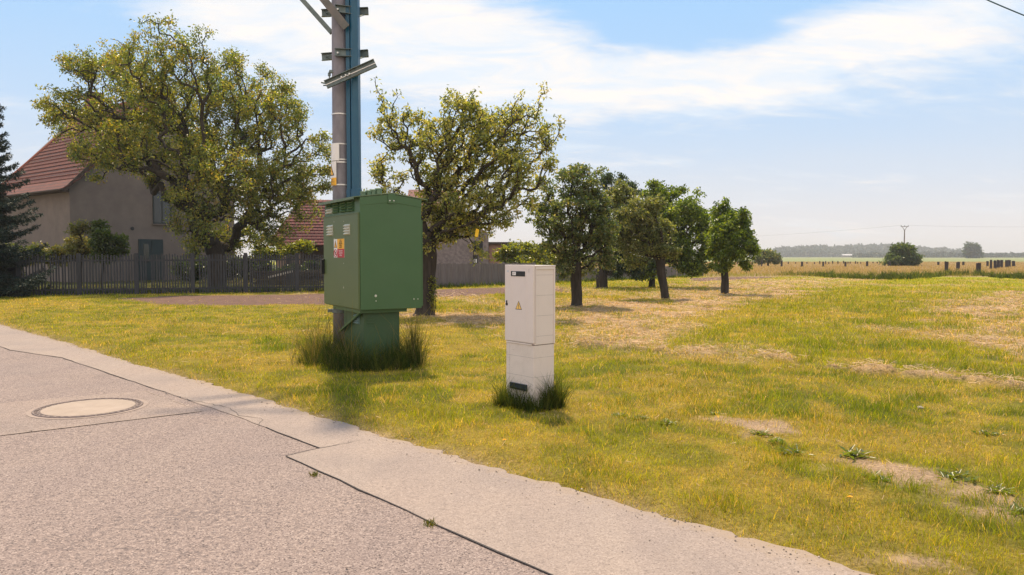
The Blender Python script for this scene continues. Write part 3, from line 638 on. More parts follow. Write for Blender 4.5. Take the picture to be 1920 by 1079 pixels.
make_tree('orchard_tree', 'tall bright green rounded tree, highest of the row right of the cabinet', 'tree', (1222, 540), (1226, 490), 38,
          [(1245, 375, 36, 34), (1225, 355, 18, 18, .7), (1285, 400, 42, 36), (1318, 420, 26, 34), (1330, 455, 20, 26, .8), (1295, 470, 45, 36), (1245, 440, 50, 50), (1300, 500, 34, 18), (1185, 495, 26, 18, .7), (1210, 510, 26, 14, .7)],
          natt=900, nleaf=24000, leaf=(.16, .09), cr=.29, trunk_r=.16, tip_r=.01, pal=BRIGHT, seed=10, gap=1.6)
make_tree('orchard_tree', 'grey-olive fruit tree with a tall slightly leaning bare trunk, middle of the row', 'tree', (1247, 562), (1238, 478), 27.7,
          [(1172, 375, 32, 32), (1195, 415, 48, 38), (1245, 435, 30, 28), (1200, 460, 50, 30), (1160, 430, 30, 28), (1215, 385, 26, 26), (1165, 350, 16, 14, .5), (1245, 470, 30, 18)],
          natt=900, nleaf=17000, leaf=(.105, .055), cr=.20, trunk_r=.15, tip_r=.007, pal=[(.075, .105, .04), (.11, .14, .05), (.17, .19, .075), (.24, .235, .12)], seed=21, gap=1.7, flare=1.15)
make_tree('orchard_tree', 'compact bright green tree ending the row on the right, one branch hanging low', 'tree', (1359, 553), (1358, 490), 31.3,
          [(1362, 415, 32, 30), (1392, 418, 24, 22), (1345, 445, 22, 34), (1380, 445, 38, 26), (1365, 478, 32, 26), (1405, 470, 13, 24, .7), (1397, 497, 14, 12, .8), (1345, 480, 18, 16)],
          natt=700, nleaf=17000, leaf=(.13, .075), cr=.21, trunk_r=.155, tip_r=.008, pal=BRIGHT, seed=13, gap=1.6, flare=1.2)
# far single trees in the fields
make_tree('round_bush', 'lone dark rounded bush standing in the brown grass before the power pole', 'bush', (1690, 499.5), (1690, 492), 121,
          [(1690, 480, 27, 17), (1688, 467, 15, 10), (1676, 488, 14, 9), (1706, 488, 13, 9)], natt=380, nleaf=9000, leaf=(.5, .22), cr=.75, trunk_r=.18, tip_r=.04, pal=[(.04, .075, .02), (.06, .10, .025), (.10, .13, .03)], seed=14, depth=1)
make_tree('orchard_tree', 'small pale grey-green tree far off beside the right end of the tree row', 'tree', (1440, 499), (1440, 488), 120,
          [(1432, 478, 16, 10), (1448, 481, 12, 10), (1440, 486, 16, 6), (1420, 484, 8, 7)], natt=260, nleaf=5500, leaf=(.42, .2), cr=.6, trunk_r=.15, tip_r=.03, pal=GREY, seed=15, depth=1)
make_tree('field_tree', 'tall round-headed tree far away, standing above the hazy treeline on the right', 'tree', (1824, 484.2), (1824, 474), 620,
          [(1823, 463, 11, 6), (1826, 472, 15, 7), (1815, 478, 8, 4), (1834, 478, 8, 4)], natt=240, nleaf=5000, leaf=(2.0, 1.0), cr=2.6, trunk_r=.7, tip_r=.15, pal=DARK, seed=16, depth=1)
# shrubs behind the fences
def shrub(name, label, px, ybase, Y, lobes, **kw):
    b = P(px, HOR+EYE*F/Y, Y)
    return make_tree(name, label, 'shrub', Vector((b.x, Y, 0)), (px, ybase), Y, lobes, **kw)
YEL = [(.10, .13, .02), (.16, .19, .025), (.22, .22, .03)]
PALE = [(.10, .12, .035), (.15, .155, .05), (.20, .17, .06)]
shrub('garden_shrub', 'bright yellow-green shrub behind the board fence, above the white cabinet', 985, 500, 47, [(985, 470, 38, 16), (950, 478, 25, 14), (1015, 480, 25, 14), (985, 498, 50, 16)], natt=260, nleaf=7000, leaf=(.22, .13), cr=.35, trunk_r=.06, tip_r=.012, pal=YEL, seed=31)
shrub('garden_shrub', 'pale olive shrub behind the fence, between the yellow-green shrub and the dark fruit tree', 1030, 500, 52, [(1030, 470, 28, 12), (1060, 478, 28, 20), (1040, 495, 40, 16)], natt=260, nleaf=6500, leaf=(.2, .12), cr=.35, trunk_r=.06, tip_r=.012, pal=PALE, seed=32)
shrub('elder_shrub', 'pale flowering shrub with several thin stems, in front of the farmhouse wall', 152, 490, 36, [(150, 430, 24, 12, .6), (150, 465, 30, 18), (118, 478, 28, 14), (90, 482, 26, 14), (75, 462, 12, 8, .5)], natt=300, nleaf=5500, leaf=(.17, .08), cr=.3, trunk_r=.05, tip_r=.009, pal=PALE, seed=33, gap=1.2)
shrub('garden_shrub', 'dark green upright shrub leaning towards the small window of the farmhouse', 192, 500, 36, [(190, 450, 16, 24), (205, 478, 28, 14), (225, 450, 22, 10, .4), (185, 425, 12, 12, .6)], natt=260, nleaf=6000, leaf=(.17, .09), cr=.28, trunk_r=.06, tip_r=.01, pal=[(.05, .085, .015), (.08, .12, .02)], seed=34)
shrub('garden_shrub', 'low yellow-green growth at the left edge, under the spruce', 20, 500, 34, [(15, 470, 30, 14), (60, 476, 26, 12), (10, 500, 30, 20)], natt=200, nleaf=5000, leaf=(.17, .09), cr=.3, trunk_r=.05, tip_r=.01, pal=[(.07, .10, .03), (.12, .15, .04)], seed=35)
shrub('garden_shrub', 'yellow-green shrub between the picket fence and the red-roofed barn', 560, 495, 42, [(575, 462, 20, 10, .6), (500, 478, 26, 12), (545, 470, 18, 10)], natt=160, nleaf=3500, leaf=(.2, .1), cr=.3, trunk_r=.05, tip_r=.01, pal=YEL, seed=36)
shrub('garden_shrub', 'dark bushy growth behind the picket fence, right of the walnut trunk', 470, 510, 44, [(360, 500, 40, 22), (470, 500, 50, 22), (430, 512, 60, 14), (560, 508, 50, 14)], natt=320, nleaf=9000, leaf=(.2, .11), cr=.35, trunk_r=.06, tip_r=.012, pal=DARK, seed=38)
# leafy sapling tied to a stake beside the fruit tree
def sapling():
    b = G(811, 594); Y = b.y; root = empty('sapling', b, 0, 'thin young sapling with two stems beside the trunk of the airy fruit tree', 'sapling')
    mb = MB(); r = random.Random(4)
    for px in (806, 814):
        t = P(px+2, 520, Y); p0 = Vector(((px-811)*Y/F, 0, -.05)); p1 = Vector(t)-b
        mb.tube([p0, p0.lerp(p1, .4)+Vector((.02, 0, 0)), p1], [.014, .011, .005], 6)
    mb.build('stem', M_bark, root)
    g = np.random.default_rng(2); n = 420; t = g.uniform(.1, 1, n)**.8; c = np.stack([g.normal(0, .07, n), g.normal(0, .07, n), t*(P(811, 518, Y).z)], 1)
    V, T = leaves_np(c, rdir(g, n), rdir(g, n)+np.array([0, 0, .6]), g.uniform(.04, .09, n), g.uniform(.02, .04, n)); col = np.array(YEL)[g.integers(0, 3, n)]
    np_mesh('foliage', V, T, M_leaf, np.repeat(col, 4, 0), root)
sapling()
# blue spruce at the left edge
def spruce():
    Y = 29.0; b = Vector(P(-55, HOR+EYE*F/Y, Y)); b.z = 0
    root = empty('spruce_tree', b, 0, 'dark blue-green spruce reaching into the picture from the left edge', 'tree')
    Ht = P(0, 60, Y).z+.6; r = np.random.default_rng(6); mb = MB(); mb.tube([(0, 0, -.1), (0, 0, Ht*.5), (.05, 0, Ht)], [.24, .14, .02], 12); mb.build('trunk', M_bark, root, smooth=True)
    limbs = MB(); cs, ds, ns, Ls = [], [], [], []
    z = .7; k = 0
    while z < Ht-.3:
        t = z/Ht; Lb = 3.0*(1-t)**.8*(.9+.2*r.uniform())
        for q in range(7):
            a = 2*math.pi*q/7+k*.5+r.uniform(-.2, .2); ln = Lb*r.uniform(.7, 1.12); out = np.array([math.cos(a), math.sin(a), 0]); zz = z+r.uniform(-.12, .12)
            pts = [np.array([0, 0, zz])+out*ln*s+np.array([0, 0, ln*(-.30*math.sin(s*2.2)+.16*s*s)]) for s in np.linspace(0, 1, 8)]
            limbs.tube([tuple(p) for p in pts], list(np.linspace(.03, .006, 8)), 5)
            side = np.array([-out[1], out[0], 0])
            for s in np.linspace(.14, 1, 15):
                i = min(6, int(s*7)); f = s*7-i; p = pts[i]*(1-f)+pts[i+1]*f; w = ln*.34*(1.05-s)+.14
                for sg in (-1, 1):
                    tw = out*.75+side*sg*1.0; tw /= np.linalg.norm(tw); tl = w*r.uniform(.7, 1.2); e = p+tw*tl+np.array([0, 0, -tl*.22])
                    m_ = max(8, int(tl*85)); u = r.uniform(0, 1, m_)[:, None]; c = p*(1-u)+e*u
                    cs.append(c); d = tw[None]*.8+rdir(r, m_)*.85; ds.append(d/np.linalg.norm(d, axis=1)[:, None]); ns.append(rdir(r, m_)); Ls.append(r.uniform(.09, .17, m_))
        z += .34+.02*k*0; k += 1
    limbs.build('limbs', M_twig, root)
    c = np.concatenate(cs); d = np.concatenate(ds); nn_ = np.concatenate(ns); L_ = np.concatenate(Ls)
    V, T = leaves_np(c, d, nn_, L_, np.full(len(c), .036), .1); pal = np.array([(.009, .022, .020), (.016, .034, .029), (.03, .056, .046)])
    np_mesh('foliage', V, T, M_needle, np.repeat(pal[r.integers(0, 3, len(c))], 4, 0), root)
spruce()
# ================================================================ GREEN TRANSFORMER STATION
def text(body, size, mat, parent, M, name='lettering', align='CENTER', sx=1.0):
    cu = bpy.data.curves.new('txt', 'FONT'); cu.body = body; cu.size = size; cu.align_x = align; cu.extrude = .0004; cu.space_line = 1.0
    tmp = bpy.data.objects.new('txt', cu); C.objects.link(tmp); bpy.context.view_layer.update()
    me = bpy.data.meshes.new_from_object(tmp.evaluated_get(bpy.context.evaluated_depsgraph_get())); bpy.data.objects.remove(tmp)
    me.transform(M @ Matrix.Diagonal((sx, 1, 1, 1))); me.materials.clear(); me.materials.append(mat)
    o = bpy.data.objects.new(name, me); return link(o, parent)
def facex(x, y, z):      # plate facing local -x, its text running towards -y
    return Matrix(((0, 0, -1, x), (-1, 0, 0, y), (0, 1, 0, z), (0, 0, 0, 1)))
def facey(x, y, z):      # plate facing local -y
    return Matrix(((1, 0, 0, x), (0, 0, -1, y), (0, 1, 0, z), (0, 0, 0, 1)))
GW, GL = .92, 1.56; gdeg = 31.5; ga = R(gdeg); Cg = (-2.09, 10.3)
ctr = (Cg[0]+GW/2*math.cos(ga)-GL/2*math.sin(ga), Cg[1]+GW/2*math.sin(ga)+GL/2*math.cos(ga))
FG = Frame(ctr, gdeg)
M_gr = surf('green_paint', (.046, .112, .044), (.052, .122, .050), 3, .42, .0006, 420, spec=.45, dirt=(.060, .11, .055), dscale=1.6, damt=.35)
M_gr_lit = surf('green_door_lit', (.085, .125, .048), (.095, .135, .053), 3, .42, .0006, 420, spec=.45, dirt=(.08, .115, .055), dscale=1.6, damt=.35)  # same green made lighter and yellower: light on the door side painted in
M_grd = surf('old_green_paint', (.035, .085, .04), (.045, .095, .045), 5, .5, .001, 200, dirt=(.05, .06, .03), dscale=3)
M_bare = surf('bare_metal', (.55, .55, .53), (.7, .7, .68), 30, .35, metal=.7)
M_black = surf('black_plastic', (.008, .010, .014), (.014, .016, .02), 10, .4)
M_wht = surf('white_enamel', (.72, .70, .69), (.78, .76, .75), 5, .4, dirt=(.55, .52, .48), dscale=7, damt=.3)
M_yel = surf('yellow_enamel', (.80, .40, .02), (.85, .45, .03), 5, .4); M_red = surf('red_enamel', (.42, .01, .03), (.48, .015, .04), 5, .4)
M_ink = surf('black_ink', (.015, .013, .012), None, 5, .5)
ts = empty('transformer_cabinet', (*ctr, 0), ga, 'big dark green metal transformer cabinet on a narrower green pedestal beside the concrete pole', 'electrical cabinet')
hx, hy = GW/2, GL/2; zb, ze, zp = .854, 2.415, 2.475
mb = MB(); prof = [(-hx, zb), (hx, zb), (hx, ze), (0, zp), (-hx, ze)]
MY = Matrix(((1, 0, 0, 0), (0, 0, 1, 0), (0, 1, 0, 0), (0, 0, 0, 1)))     # prism: poly (x,z) along y
mb.prism(prof, -hy, hy, MY); mb.build('housing', M_gr, ts, .006)
mb = MB(); mb.prism([(-hx-.002, ze-.115), (0, zp-.115), (hx+.002, ze-.115), (hx+.002, ze-.003), (0, zp-.003), (-hx-.002, ze-.003)], -hy-.005, -hy-.0005, MY); mb.build('gable_strip', M_gr, ts, .0015)
ov = .09
mb = MB()
for sg in (-1, 1):
    sl = (zp-ze)/hx
    q = [(0, zp+.003), (sg*(hx+ov), ze-sl*ov+.003), (sg*(hx+ov), ze-sl*ov+.018), (0, zp+.018)]
    mb.prism(q if sg > 0 else q[::-1], -hy-.012, hy+.03, MY); mb.prism([(sg*(hx+ov), ze-sl*ov-.02), (sg*(hx+ov+.004), ze-sl*ov-.02), (sg*(hx+ov+.004), ze-sl*ov+.018), (sg*(hx+ov), ze-sl*ov+.018)][::sg], -hy-.012, hy+.03, MY)
mb.build('roof', surf('green_roof_paint', (.09, .14, .075), (.12, .17, .09), 6, .45), ts, .002)
# peak bracket with two bolts and lifting lug
mb = MB(); mb.box(-.055, .055, -hy-.018, -hy-.006, zp-.135, zp-.002); mb.build('ridge_bracket', M_gr, ts, .003)
for x in (-.03, .03): MB().tube([(x, -hy-.017, zp-.095), (x, -hy-.026, zp-.095)], .009, 10).build('bolt', M_bare, ts)
mb = MB(); mb.tube([(-.04, -hy+.05, zp), (-.04, -hy+.05, zp+.09), (.04, -hy+.05, zp+.09), (.04, -hy+.05, zp)], .011, 8); mb.build('lifting_lug', surf('galvanised', (.30, .36, .37), (.42, .48, .48), 20, .4, metal=.6), ts)
# four little vent caps on the roof
Mcap = surf('green_cap', (.11, .18, .11), (.15, .23, .15), 6, .5)
for i, px in enumerate((681, 691, 699.5, 710)):
    x, z = FG.ony(px, 366, -hy+.25); rr_ = .042 if i < 3 else .05; zr = zp-abs(x)*.13
    mb = MB(); mb.tube([(x, -hy+.25, zr+.005), (x, -hy+.25, zr+.072+.008*i)], [rr_*.93, rr_*.93], 18); mb.tube([(x, -hy+.25, zr+.060+.008*i), (x, -hy+.25, zr+.078+.008*i), (x, -hy+.25, zr+.086+.008*i)], [rr_*1.08, rr_*1.08, rr_*.5], 18)
    mb.build('vent_cap', Mcap, ts, smooth=False)
# door on the left face
dx = -hx-.022; dz0, dz1 = zb+.012, 2.205
door = MB().box(-hx-.022, -hx-.002, -hy+.012, hy+.012, dz0, dz1).build('door', M_gr_lit, ts, .004)
mb = MB(); mb.box(-hx-.030, -hx-.022, -hy+.012, hy+.012, dz1-.012, dz1); mb.box(-hx-.029, -hx-.022, -hy+.012, -hy+.03, dz0, dz1-.012); mb.build('door_edge', M_gr_lit, door, .002)
def louvre(mb, px, py, wpx, plane):
    y, z = FG.onx(px, py, plane); y2, _ = FG.onx(px+wpx/2, py, plane); w = abs(y-y2)
    mb.add([(plane, y-w, z+.018), (plane, y+w, z+.018), (plane-.03, y+w, z-.006), (plane-.03, y-w, z-.006), (plane, y-w, z-.022), (plane, y+w, z-.022), (plane-.027, y+w, z-.012), (plane-.027, y-w, z-.012)],
           [(0, 1, 2, 3), (3, 2, 6, 7), (0, 3, 7, 4), (1, 5, 6, 2), (4, 7, 6, 5)])
M_lou_gleam = surf('louvre_gleam', (.50, .51, .44), (.62, .62, .55), 20, .4, spec=.6)  # sun gleam on the sloping hoods, painted in as a pale colour
for px, y0 in ((619.8, 424.8), (651.5, 423)):
    mb = MB()
    for k in range(4): louvre(mb, px, y0+k*5.05, 10, dx)
    o = mb.build('louvre_vent', M_lou_gleam, door)
mbs = [MB(), MB()]
for i, px in enumerate((618.2, 631, 645, 658.5)):
    for k in range(4): louvre(mbs[0 if (i == 0 and k > 1) else 1], px, 383.5+k*5.2-i*1.5, 10.4, -hx)
mbs[0].build('top_vent', M_lou_gleam, ts); mbs[1].build('top_vent', M_gr, ts)  # two hoods get the painted gleam, the rest plain green
y, z = FG.onx(607, 500, dx); mb = MB(); mb.box(dx-.05, dx, hy-.035, hy+.03, z-.115, z+.115); mb.build('handle', M_black, door, .006)
# small bright marks: bolts and scratches
for px, py in ((626.5, 416.5), (644.6, 415.5), (626.7, 447.5), (645, 446.8), (644.5, 494)):
    y, z = FG.onx(px, py, dx); MB().tube([(dx, y, z), (dx-.004, y, z)], .0055, 8).build('rivet', M_bare, door)
mb = MB(); y, z = FG.onx(644.5, 539, dx); mb.add([(dx-.002, y-.012, z-.02), (dx-.002, y+.016, z-.012), (dx-.002, y+.002, z+.02)], [(0, 1, 2)]); y, z = FG.onx(644, 523, dx)
mb.build('scratch', M_bare, door)
yp = -hy
for px, py, r_ in ((704.5, 555.2, .019), (705, 564.7, .008), (776, 561, .010), (783.5, 561, .008)):
    x, z = FG.ony(px, py, yp); mb = MB(); mb.tube([(x, yp, z), (x, yp-.008, z)], [r_, r_*.85], 14)
    if r_ > .015: mb.tube([(x, yp-.008, z), (x, yp-.014, z)], .006, 6)
    mb.build('bolt', M_bare, ts)
mb = MB(); mb.box(hx, hx+.02, -hy+.0, hy, zb+.03, 2.12); mb.build('rear_door', M_gr, ts, .003)
# combined warning sign on the door
y0, z1 = FG.onx(626.2, 449, dx); y1, z0 = FG.onx(646, 483.3, dx); ym = y0+(y1-y0)*.34; zm = z1+(z0-z1)*.535; px_ = dx-.003
sg = MB().box(dx-.003, dx, y1, y0, z0, z1).build('warning_sign', M_wht, door)
MB().box(px_-.0012, px_, y1, ym, zm, z1).build('yellow_panel', M_yel, sg); MB().box(px_-.0012, px_, y1, ym, z0, zm).build('red_panel', M_red, sg)
tc_ = (ym+y1)/2; wpan = abs(ym-y1); hpan = abs(zm-z1)
for k, (t_, s_) in enumerate((('POZOR', .9), ('ELEKTRICKÉ', 1.0), ('ZAŘÍZENÍ POD', 1.05), ('NAPĚTÍM', 1.0), ('NEBEZPEČÍ', .8))):
    text(t_, hpan*.17, M_ink, sg, facex(px_-.0025, tc_, z1-hpan*(.20+.175*k)), sx=.95)
for k, t_ in enumerate(('NEHAS VODOU', 'ANI PĚNOVÝMI', 'PŘÍSTROJI')):
    text(t_, hpan*.19, M_wht, sg, facex(px_-.0025, tc_, zm-hpan*(.27+.22*k)), sx=.85)
tcx = (y0+ym)/2; hw = abs(y0-ym)*.42
mb = MB(); zz0 = zm+hpan*.12; zz1 = z1-hpan*.1; xx = px_-.001
mb.add([(xx, tcx+hw, zz0), (xx, tcx-hw, zz0), (xx, tcx, zz1)], [(0, 1, 2)]); mb.build('triangle_border', M_ink, sg)
mb = MB(); xx -= .001; mb.add([(xx, tcx+hw*.72, zz0+hpan*.04), (xx, tcx-hw*.72, zz0+hpan*.04), (xx, tcx, zz1-hpan*.14)], [(0, 1, 2)]); mb.build('triangle', M_yel, sg)
def bolt_shape(M, mat, parent, name='bolt_symbol', s=1.0):
    mb = MB(); mb.add([(.05*s, .5*s, 0), (-.16*s, -.02*s, 0), (.0, .02*s, 0), (-.06*s, -.40*s, 0), (-.14*s, -.36*s, 0), (.0, -.55*s, 0), (.10*s, -.36*s, 0), (.03*s, -.38*s, 0), (.15*s, .10*s, 0), (.0, .07*s, 0), (.14*s, .5*s, 0)], [tuple(range(11))], M)
    return mb.build(name, mat, parent)
bolt_shape(facex(xx-.001, tcx, (zz0+zz1)/2-.01), M_ink, sg, s=hpan*.42)
mb = MB(); zc = (zm+z0)/2; rr_ = hw*.95
pts = [(px_-.002, tcx+rr_*math.cos(a), zc+hpan*.36*math.sin(a)) for a in np.linspace(0, 2*math.pi, 25)]; mb.tube(pts, .006, 5, False)
mb.tube([(px_-.002, tcx+rr_*.7, zc+hpan*.25), (px_-.002, tcx-rr_*.7, zc-hpan*.25)], .006, 5); mb.build('prohibition_ring', M_red, sg)
mb = MB(); mb.tube([(px_-.001, tcx, zc-hpan*.16), (px_-.001, tcx, zc+hpan*.14)], .008, 6); mb.build('figure_symbol', M_ink, sg)
# pedestal, flange, brace, louvres in its shade
pxa, _ = FG.ony(664, 600, -hy+.16); pxb, _ = FG.ony(749, 600, -hy+.16)
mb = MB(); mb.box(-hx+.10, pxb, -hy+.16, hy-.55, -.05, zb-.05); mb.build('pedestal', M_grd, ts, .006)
mb = MB(); fxb, _ = FG.ony(763, 586, -hy+.08); mb.box(-hx+.02, fxb, -hy+.08, hy-.3, zb-.05, zb-.001); mb.build('base_flange', M_gr, ts, .003)
mb = MB(); a_ = FG.onx(675, 592, -hx+.06); b_ = FG.onx(637, 622, -hx+.06); beam(mb, (-hx+.06, a_[0], a_[1]+.03), (-hx+.06, b_[0], b_[1]), .03, .04, (1, 0, 0)); mb.build('brace', M_gr, ts, .002)
mb = MB(); plp = -hx+.10
for k in range(4): louvre(mb, 670, 592+k*4.3, 9, plp)
mb.build('pedestal_vent', surf('pale_green', (.14, .22, .22), (.2, .3, .3), 10, .4), ts)
mb = MB(); ppy = -hy+.16
for k in range(3):
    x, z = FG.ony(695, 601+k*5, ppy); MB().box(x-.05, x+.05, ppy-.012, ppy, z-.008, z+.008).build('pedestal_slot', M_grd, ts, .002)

# ================================================================ CONCRETE POLE
PY = 11.72; pb = P(639, HOR+EYE*F/PY, PY); pb = Vector((pb.x, PY, 0))
pole = empty('utility_pole', pb, 0, 'tall grey concrete pole with blue cable ducts and steel brackets, rising behind the green cabinet', 'utility pole')
def PL(px, py, dy=0.0):
    q = P(px, py, PY+dy); return Vector((q.x-pb.x, q.y-pb.y, q.z))
M_conc = surf('pole_concrete', (.175, .165, .185), (.25, .235, .26), 9, .85, .003, 70, dirt=(.13, .105, .12), dscale=4, damt=.5, stretch=(1, 1, .5))
M_galv = surf('galvanised_steel', (.10, .135, .14), (.17, .21, .21), 9, .45, metal=.35, dirt=(.10, .085, .07), dscale=5, damt=.5)
M_strap = surf('steel_strap', (.62, .60, .58), (.75, .73, .70), 20, .35, metal=.4); M_blue = surf('blue_duct_paint', (.004, .07, .14), (.008, .09, .165), 4, .4, spec=.5, dirt=(.03, .09, .13), dscale=2, damt=.4)
M_blued = M_blue
cx0 = PL(641, 480).x
mb = MB(); rb = 15.5*PY/F; mb.tube([(cx0+.005, 0, -.1), (cx0, 0, 3), (cx0-.0, 0, 9.6)], [.150, .130, .105], 28, True); mb.build('shaft', M_conc, pole, smooth=True)
# a lighter earthing strip on the left flank
mb = MB(); xs = PL(629, 300).x; mb.box(xs-.012, xs+.012, -.075, -.06, .1, 9.2); mb.build('earthing_strip', surf('earthing', (.30, .33, .38), (.38, .41, .45), 9, .5, metal=.3), pole)
# two blue folded steel ducts
xd0, xd1, xd2 = PL(651.5, 200).x, PL(661.5, 200).x, PL(677, 200).x
zt = 9.0; zd = P(660, 366, PY-.1).z-.35
mb = MB(); mb.prism([(xd0, .02), (xd0+.012, -.145), (xd1-.01, -.150), (xd1+.006, -.02)], zd, zt); mb.build('cable_duct', M_blue, pole, .006)
mb = MB(); mb.prism([(xd1+.004, .02), (xd1+.004, -.165), (xd1+.03, -.185), (xd2-.006, -.180), (xd2, -.02)], zd, zt+.001); mb.build('cable_duct', M_blue, pole, .01)
zf = PL(665, 356).z; mb = MB(); mb.prism([(xd1-.0, .02), (xd1-.006, -.172), (xd1+.03, -.195), (xd2+.004, -.19), (xd2+.01, -.02)], zd+.001, zf); mb.prism([(xd0-.006, .02), (xd0+.004, -.152), (xd1-.012, -.157), (xd1-.008, -.02)], zd+.001, zf); mb.build('duct_foot', M_blue, pole, .008)
# channel brackets either side of the pole (upper two levels)
def channel(name, a, b, w, h, M_, th=.008, flip=1, parent=None, up=(0, 0, 1)):
    """C-profile rail from a to b, open side towards the viewer"""
    a, b = Vector(a), Vector(b); d = (b-a).normalized(); upv = Vector(up); n = d.cross(upv).normalized()*flip; up2 = n.cross(d)*flip
    if up2.dot(upv) < 0: up2 = -up2
    mb = MB(); m = (a+b)/2
    beam(mb, a, b, th, h, up2)
    for s in (-1, 1):
        o = up2*(h/2-th/2)*s+n*w/2; beam(mb, a+o, b+o, w, th, up2)
    return mb.build(name, M_, parent, .002)
for (ya, yb) in ((22, 24), (104, 103)):
    zl = PL(620, ya).z; zr = PL(680, yb).z
    # rear rail, seen left and right of the shaft, and a short front rail clamped across the shaft
    channel('bracket_rail', (PL(603.5, ya+2, .16).x, .16, PL(603, ya+4, .16).z), (PL(691, yb-2, .16).x, .16, PL(691, yb-2, .16).z), .05, .115, M_galv, flip=1, parent=pole)
    channel('bracket_rail', (PL(628, ya-2, -.15).x, -.15, PL(628, ya-5, -.15).z), (PL(668, yb-2, -.15).x, -.13, PL(668, yb-3, -.15).z), .05, .115, M_galv, flip=1, parent=pole)
    MB().tube([PL(611, ya+3, .14), PL(630, ya-4, -.12)], .009, 8).build('tie_rod', M_galv, pole); MB().tube([PL(684, yb+4, .14), PL(672, yb+8, -.12)], .009, 8).build('tie_rod', M_galv, pole)
    mb = MB(); q = PL(633, ya-5, -.2); mb.tube([q, q+Vector((0, .04, 0))], .014, 8); mb.build('bolt', M_bare, pole)
# sloping channel in front of the ducts
a = PL(611, 160, -.30); b = PL(704, 119, -.22); channel('slanted_rail', a, b, .055, .125, M_galv, th=.01, flip=1, parent=pole)
mb = MB(); beam(mb, a+Vector((0, -.012, .0)), b+Vector((0, -.012, .0)), .008, .012); mb.build('rail_slot', M_strap, pole)
for px, py in ((640, 144.5), (648, 141), (655, 138.5)):
    q = PL(px, py, -.31); MB().tube([q, q+Vector((0, .05, 0))], .014, 6).build('bolt', M_bare, pole)
MB().tube([PL(602, 155, -.29), PL(612, 157, -.28)], .012, 8).build('rail_stud', M_galv, pole); MB().tube([PL(606, 160.5, -.29), PL(613, 160.5, -.28)], .010, 8).build('rail_stud', M_galv, pole)
# clamp with little isolator on the left
mb = MB(); mb.tube([PL(617.5, 148, -.05), PL(617.5, 134, -.05)], .009, 8); mb.tube([PL(617.5, 143, -.05), PL(617.5, 137, -.05)], .022, 10); mb.box(PL(620, 138).x, PL(627, 138).x, -.09, -.03, PL(620, 139).z, PL(620, 134).z); mb.build('earth_clamp', M_galv, pole)
# struts up to a transformer cradle above the picture
mb = MB(); a = PL(622, 62, .05); b = PL(567, 0, .05); d = (b-a).normalized(); beam(mb, a, a+d*2.3, .07, .07); mb.build('strut', M_galv, pole, .004)
mb = MB(); a = PL(650, 52, -.22); b = PL(606, -2, -.25); d = (b-a).normalized(); beam(mb, a, a+d*2.4, .115, .02, (0, -1, 0)); beam(mb, a+Vector((-.05, .03, -.0)), a+Vector((-.05, .03, 0))+d*2.4, .01, .07, (0, -1, 0)); mb.build('strut', surf('brown_steel', (.12, .12, .12), (.19, .17, .16), 7, .6, metal=.3, dirt=(.05, .10, .08), dscale=4), pole, .004)
channel('crossarm', (-1.9, -.1, 7.6), (1.2, -.1, 7.6), .05, .12, M_galv, parent=pole)
# straps
def strap(py, part=(0, 1)):
    z = PL(641, py).z; r_ = .1535-(z/9.6)*.044; a0, a1 = math.pi*1.02, math.pi*1.98; mb = MB(); n = 24; lo = a0+(a1-a0)*part[0]; hi = a0+(a1-a0)*part[1]
    vs = []; fs = []
    for k in range(n+1):
        a = lo+(hi-lo)*k/n
        for dz in (-.010, .010): vs.append((cx0+r_*math.cos(a), r_*math.sin(a), z+dz))
    for k in range(n): fs.append((2*k, 2*k+2, 2*k+3, 2*k+1))
    mb.add(vs, fs); o = mb.build('strap', M_strap, pole); md = o.modifiers.new('s', 'SOLIDIFY'); md.thickness = .002
for py in (216, 272, 301, 306, 348): strap(py)
# curved sign plates facing left-front
def curved_plate(name, pxc, y0, y1, a0, a1, mat, off=.012, parent=None, ztop=None):
    z1 = PL(641, y0).z; z0 = PL(641, y1).z; mb = MB(); n = 10; vs = []; fs = []
    for k in range(n+1):
        a = a0+(a1-a0)*k/n; r_ = .137+off
        for z in (z0, z1): vs.append((cx0+r_*math.cos(a), r_*math.sin(a), z))
    for k in range(n): fs.append((2*k, 2*k+2, 2*k+3, 2*k+1))
    mb.add(vs, fs); o = mb.build(name, mat, parent or pole); md = o.modifiers.new('s', 'SOLIDIFY'); md.thickness = .003; return o
A0, A1 = R(178), R(277)
wp = curved_plate('number_plate', 0, 271.5, 303.5, A0, R(273), M_wht)
def on_curve(a, z, r_):  # matrix for lettering on the pole surface, text running with increasing angle
    t = Vector((-math.sin(a), math.cos(a), 0)); n_ = Vector((math.cos(a), math.sin(a), 0)); o = Vector((cx0, 0, z))+n_*r_
    return Matrix(((t.x, 0, n_.x, o.x), (t.y, 0, n_.y, o.y), (0, 1, 0, o.z), (0, 0, 0, 1)))
for ch, a in (('2', 190), ('0', 206)): text(ch, .075, surf('grey_ink', (.2, .2, .2), None), wp, on_curve(R(a), PL(641, 291).z, .157), align='CENTER')
yp_ = curved_plate('warning_plate', 0, 304.5, 349.5, A0, R(254), M_wht)
yl = curved_plate('yellow_field', 0, 335, 349.3, A0, R(254.2), M_yel, .0145, yp_)
for k, t_ in enumerate(('POZOR', 'VYSOKÉ', 'NAPĚTÍ', 'ŽIVOTU')):
    for j, ch in enumerate(t_): text(ch, .022, M_ink, yp_, on_curve(R(196+j*8.5), PL(641, 339.5+k*3).z, .1545))
mb = MB(); z0_, z1_ = PL(641, 331).z, PL(641, 308.5).z
def arc(a, z, r_): return (cx0+r_*math.cos(a), r_*math.sin(a), z)
